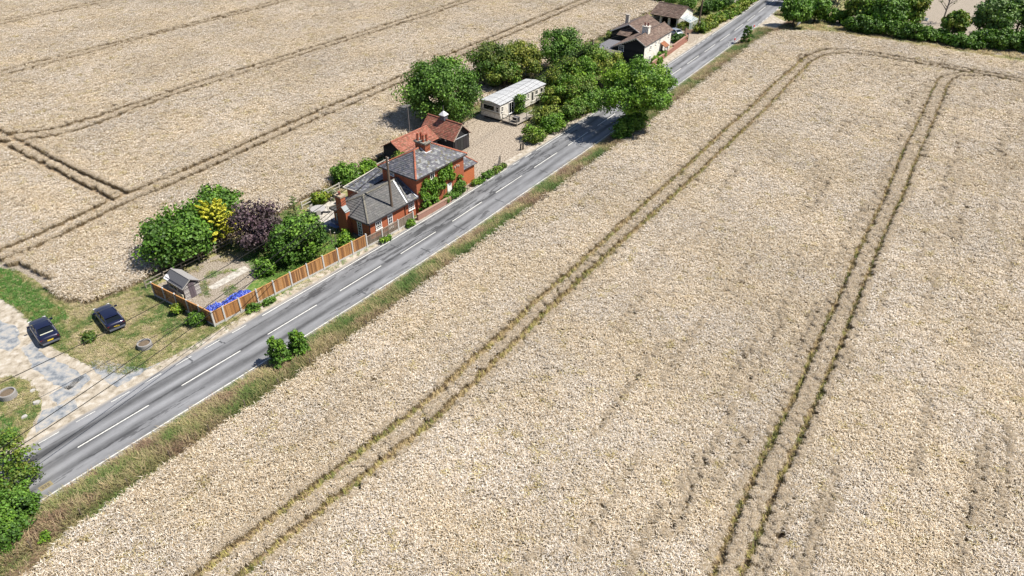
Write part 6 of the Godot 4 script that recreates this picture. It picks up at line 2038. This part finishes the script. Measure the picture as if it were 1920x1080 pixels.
func car(label: String, at: Vector3, turn: float, paint: Material, hatch: bool, group: String) -> void:
	var t := thing("parked_car", label, "car", at, turn, group)
	# stations: x, half width, underside, shoulder
	var st := [[-2.2, 0.7, 0.36, 0.8], [-2.14, 0.82, 0.3, 0.95], [-1.85, 0.89, 0.24, 1.0], [-1.2, 0.91, 0.22, 0.98], [0.0, 0.91, 0.2, 0.95], [0.9, 0.9, 0.2, 0.94], [1.4, 0.88, 0.22, 0.88], [1.85, 0.82, 0.24, 0.78], [2.1, 0.7, 0.3, 0.68], [2.2, 0.55, 0.36, 0.58]]
	var mb := MB.new()
	var rings := []
	for s in st:
		var w: float = s[1]
		var b: float = s[2]
		var h: float = s[3]
		var ring := []
		for q in [[0.0, b], [0.8, b], [0.96, b + 0.1], [1.0, b + 0.32], [0.99, h - 0.14], [0.93, h - 0.04], [0.78, h + 0.01], [0.4, h + 0.035], [0.0, h + 0.045]]:
			ring.append(Vector3(s[0], q[1], w * q[0]))
		var full := ring.duplicate()
		for i in range(ring.size() - 2, 0, -1):
			full.append(ring[i] * Vector3(1, 1, -1))
		rings.append(full)
	var m: int = rings[0].size()
	for i in rings.size() - 1:
		for k in m:
			var k2 := (k + 1) % m
			var a: Vector3 = rings[i][k]
			var b2: Vector3 = rings[i][k2]
			var c2: Vector3 = rings[i + 1][k2]
			var d: Vector3 = rings[i + 1][k]
			var mid := (a + b2 + c2 + d) * 0.25
			var out := Vector3(0, mid.y - 0.6, mid.z)
			otri(mb, a, b2, c2, out, Color.WHITE)
			otri(mb, a, c2, d, out, Color.WHITE)
	for e in [0, rings.size() - 1]:
		for k in range(1, m - 1):
			otri(mb, rings[e][0], rings[e][k], rings[e][k + 1], Vector3(-1 if e == 0 else 1, 0, 0), Color.WHITE)
	smooth(mb, 0.5)
	part("body", mb, paint, t)
	# cabin
	var rb := -1.95 if hatch else -1.62
	var rt := -1.2 if hatch else -0.85
	var fb := 1.0
	var ft := 0.12
	var yb := 0.97
	var yt := 1.38
	var wb := 0.8
	var wt := 0.6
	mb = MB.new()
	var B := [Vector3(rb, yb, -wb * 0.9), Vector3(rb, yb, wb * 0.9), Vector3(fb, yb - 0.02, wb * 0.92), Vector3(fb, yb - 0.02, -wb * 0.92)]
	var T := [Vector3(rt, yt - 0.03, -wt), Vector3(rt, yt - 0.03, wt), Vector3(ft, yt - 0.02, wt), Vector3(ft, yt - 0.02, -wt)]
	for g in [["rear_window", 0, 1], ["side_window", 1, 2], ["windscreen", 2, 3], ["side_window", 3, 0]]:
		mb = MB.new()
		var i: int = g[1]
		var j: int = g[2]
		var o: Vector3 = (B[i] + B[j]) * 0.5 - Vector3(-0.3, 0, 0)
		o.y = 0.0
		if g[0] == "side_window":
			# bulges a little at mid height, split lengthwise
			var mb0: Vector3 = B[i].lerp(B[j], 0.5) + Vector3(0, 0, signf(B[i].z) * 0.06)
			var mt0: Vector3 = T[i].lerp(T[j], 0.5) + Vector3(0, 0, signf(B[i].z) * 0.03)
			otri(mb, B[i], mb0, mt0, o * Vector3(0, 0, 1), Color.WHITE)
			otri(mb, B[i], mt0, T[i], o * Vector3(0, 0, 1), Color.WHITE)
			otri(mb, mb0, B[j], T[j], o * Vector3(0, 0, 1), Color.WHITE)
			otri(mb, mb0, T[j], mt0, o * Vector3(0, 0, 1), Color.WHITE)
		else:
			var ov := Vector3(-1, 0.3, 0) if g[0] == "rear_window" else Vector3(1, 0.3, 0)
			otri(mb, B[i], B[j], T[j], ov, Color.WHITE)
			otri(mb, B[i], T[j], T[i], ov, Color.WHITE)
		part(g[0], mb, M.glass, t)
	# roof skin, domed
	mb = MB.new()
	var RX := 6
	var RZ := 6
	var G := []
	for i in RX + 1:
		var row := []
		for j in RZ + 1:
			var u := float(i) / RX
			var v := float(j) / RZ * 2.0 - 1.0
			var x := lerpf(rt - 0.06, ft + 0.05, u)
			row.append(Vector3(x, yt + 0.05 * (1.0 - v * v) * (0.4 + sin(PI * u) * 0.6) - 0.03 * v * v, v * (wt + 0.03)))
		G.append(row)
	for i in RX:
		for j in RZ:
			otri(mb, G[i][j], G[i + 1][j], G[i + 1][j + 1], Vector3.UP, Color.WHITE)
			otri(mb, G[i][j], G[i + 1][j + 1], G[i][j + 1], Vector3.UP, Color.WHITE)
	smooth(mb, 0.5)
	part("roof", mb, paint, t)
	mb = MB.new()
	for i in 4:
		mb.bar(B[i], T[i], 0.09, 0.07, Color.WHITE)
	for s in [-1.0, 1.0]:
		mb.bar(Vector3(-0.3, yb, s * (wb * 0.98)), Vector3(-0.3, yt - 0.03, s * (wt + 0.03)), 0.05, 0.09, Color.WHITE)
		mb.bar(T[0] * Vector3(1, 1, -s), T[3] * Vector3(1, 1, -s), 0.06, 0.05, Color.WHITE)
	part("pillars", mb, paint, t)
	mb = MB.new()
	for s in [-1.0, 1.0]:
		mb.bar(Vector3(rb + 0.2, yb + 0.0, s * wb * 0.98), Vector3(fb - 0.1, yb - 0.02, s * wb * 0.98), 0.03, 0.03, Color(0.55, 0.55, 0.55))
	part("trim", mb, M.metal, t)
	for s in [-1.0, 1.0]:
		mb = MB.new()
		mb.box(Vector3(0.72, 0.99, s * 0.99), Vector3(0.14, 0.14, 0.24), Color.WHITE)
		part("wing_mirror", mb, paint, t)
		mb = MB.new()
		mb.box(Vector3(-2.13, 0.82, s * 0.6), Vector3(0.1, 0.11, 0.34), Color(0.12, 0.008, 0.012))
		part("tail_light", mb, M.tarp, t)
		mb = MB.new()
		mb.box(Vector3(2.0, 0.64, s * 0.6), Vector3(0.2, 0.12, 0.3), Color(0.6, 0.62, 0.64))
		part("headlight", mb, M.tarp, t)
	mb = MB.new()
	mb.box(Vector3(-2.215, 0.66, 0), Vector3(0.03, 0.11, 0.5), Color(0.62, 0.46, 0.02))
	part("number_plate", mb, M.paint, t)
	mb = MB.new()
	mb.box(Vector3(2.2, 0.45, 0), Vector3(0.03, 0.12, 0.52), Color(0.75, 0.75, 0.74))
	part("number_plate", mb, M.paint, t)
	mb = MB.new()
	mb.bar(Vector3(-2.2, 0.42, -0.72), Vector3(-2.2, 0.42, 0.72), 0.1, 0.16, Color(0.1, 0.11, 0.14))
	part("bumper", mb, M.paint, t)
	if hatch:
		mb = MB.new()
		mb.box(Vector3(rt - 0.12, yt - 0.02, 0), Vector3(0.22, 0.03, wt * 1.9), Color.WHITE, Basis(Vector3(0, 0, 1), 0.12))
		part("spoiler", mb, paint, t)
	else:
		mb = MB.new()
		mb.box(Vector3(-1.5, 1.06, 0), Vector3(0.12, 0.025, 1.1), Color(0.5, 0.52, 0.42))
		part("parcel_shelf", mb, M.paint, t)
	for q in [[1.35, 1.0], [1.35, -1.0], [-1.35, 1.0], [-1.35, -1.0]]:
		mb = MB.new()
		var prof := [Vector2(0.19, -0.1), Vector2(0.3, -0.1), Vector2(0.33, -0.06), Vector2(0.33, 0.06), Vector2(0.3, 0.1), Vector2(0.19, 0.1)]
		for i in prof.size() - 1:
			for k in 20:
				var a := TAU * k / 20.0
				var b3 := TAU * (k + 1) / 20.0
				var c := Vector3(q[0], 0.33, q[1] * 0.82)
				var p0 := c + Vector3(sin(a) * prof[i].x, cos(a) * prof[i].x, prof[i].y)
				var p1 := c + Vector3(sin(b3) * prof[i].x, cos(b3) * prof[i].x, prof[i].y)
				var p2c := c + Vector3(sin(b3) * prof[i + 1].x, cos(b3) * prof[i + 1].x, prof[i + 1].y)
				var p3 := c + Vector3(sin(a) * prof[i + 1].x, cos(a) * prof[i + 1].x, prof[i + 1].y)
				var out := (p0 + p2c) * 0.5 - c
				otri(mb, p0, p1, p2c, out, Color(0.02, 0.02, 0.02))
				otri(mb, p0, p2c, p3, out, Color(0.02, 0.02, 0.02))
		var wh := part("wheel", mb, M.paint, t)
		mb = MB.new()
		for k in 5:
			var a := TAU * k / 5.0
			mb.bar(Vector3(q[0], 0.33, q[1] * 0.9), Vector3(q[0] + sin(a) * 0.2, 0.33 + cos(a) * 0.2, q[1] * 0.9), 0.05, 0.06, Color(0.5, 0.5, 0.52))
		part("rim", mb, M.metal, wh)

func smooth(mb: MB, least: float) -> void:
	var acc := {}
	for i in mb.v.size():
		var k := mb.v[i].snapped(Vector3.ONE * 0.001)
		if not acc.has(k):
			acc[k] = []
		acc[k].append(mb.n[i])
	var out := PackedVector3Array()
	for i in mb.v.size():
		var sum := Vector3.ZERO
		for q in acc[mb.v[i].snapped(Vector3.ONE * 0.001)]:
			if mb.n[i].dot(q) > least:
				sum += q
		out.append(sum.normalized())
	mb.n = out

func build_cars() -> void:
	car("dark blue saloon car parked on the farm track edge", Vector3(-10.35, 0.01, -11.3), 1.41, M.carpaint, false, "cars parked by the farm track")
	car("dark blue hatchback car parked on the dry grass", Vector3(-5.55, 0.01, -8.4), 1.41, M.carpaint, true, "cars parked by the farm track")
	car("silver car parked on the drive of the white cottage", Vector3(117.2, 0.02, -9.9), 1.2, M.silverpaint, true, "")

func build_all_objects() -> void:
	build_cottage()
	build_outbuildings()
	build_mobile_home()
	build_white_cottage()
	build_fences()
	build_poles()
	build_shed()
	build_small()
	build_cars()

func _ready() -> void:
	rng.seed = 4242
	var cam := Camera3D.new()
	cam.name = "camera"
	cam.fov = 43.9
	cam.near = 0.5
	cam.far = 2000.0
	add_child(cam)
	cam.look_at_from_position(CAM, CAM + Vector3(cos(PITCH) * 0.79712, -sin(PITCH), -cos(PITCH) * 0.60382), Vector3.UP)
	cam.fov = rad_to_deg(2.0 * atan(540.0 / FPX))
	cam.current = true
	var env := Environment.new()
	env.background_mode = Environment.BG_SKY
	var sky := Sky.new()
	var sm := ProceduralSkyMaterial.new()
	sm.sky_top_color = Color(0.5, 0.6, 0.78)
	sm.sky_horizon_color = Color(0.86, 0.89, 0.92)
	sm.sky_curve = 0.12
	sm.ground_bottom_color = Color(0.42, 0.38, 0.3)
	sm.ground_horizon_color = Color(0.6, 0.58, 0.52)
	sky.sky_material = sm
	env.sky = sky
	env.tonemap_mode = Environment.TONE_MAPPER_LINEAR
	env.background_energy_multiplier = 0.46
	env.tonemap_exposure = 1.68
	env.sdfgi_enabled = true
	env.ssao_enabled = true
	env.ssil_enabled = true
	var we := WorldEnvironment.new()
	we.name = "world_environment"
	we.environment = env
	add_child(we)
	var sun := DirectionalLight3D.new()
	sun.name = "sun"
	sun.light_energy = 1.6
	sun.light_color = Color(1.0, 0.97, 0.925)
	sun.light_angular_distance = 0.5
	sun.shadow_enabled = true
	add_child(sun)
	var to_sun := Vector3(0.524, 0.0, 0.852) * cos(deg_to_rad(57.0)) + Vector3.UP * sin(deg_to_rad(57.0))
	sun.look_at_from_position(to_sun * 100.0, Vector3.ZERO, Vector3.UP)
	materials()
	build_ground()
	build_road()
	build_all_objects()
	build_trees()
	build_crops()
	build_grass()
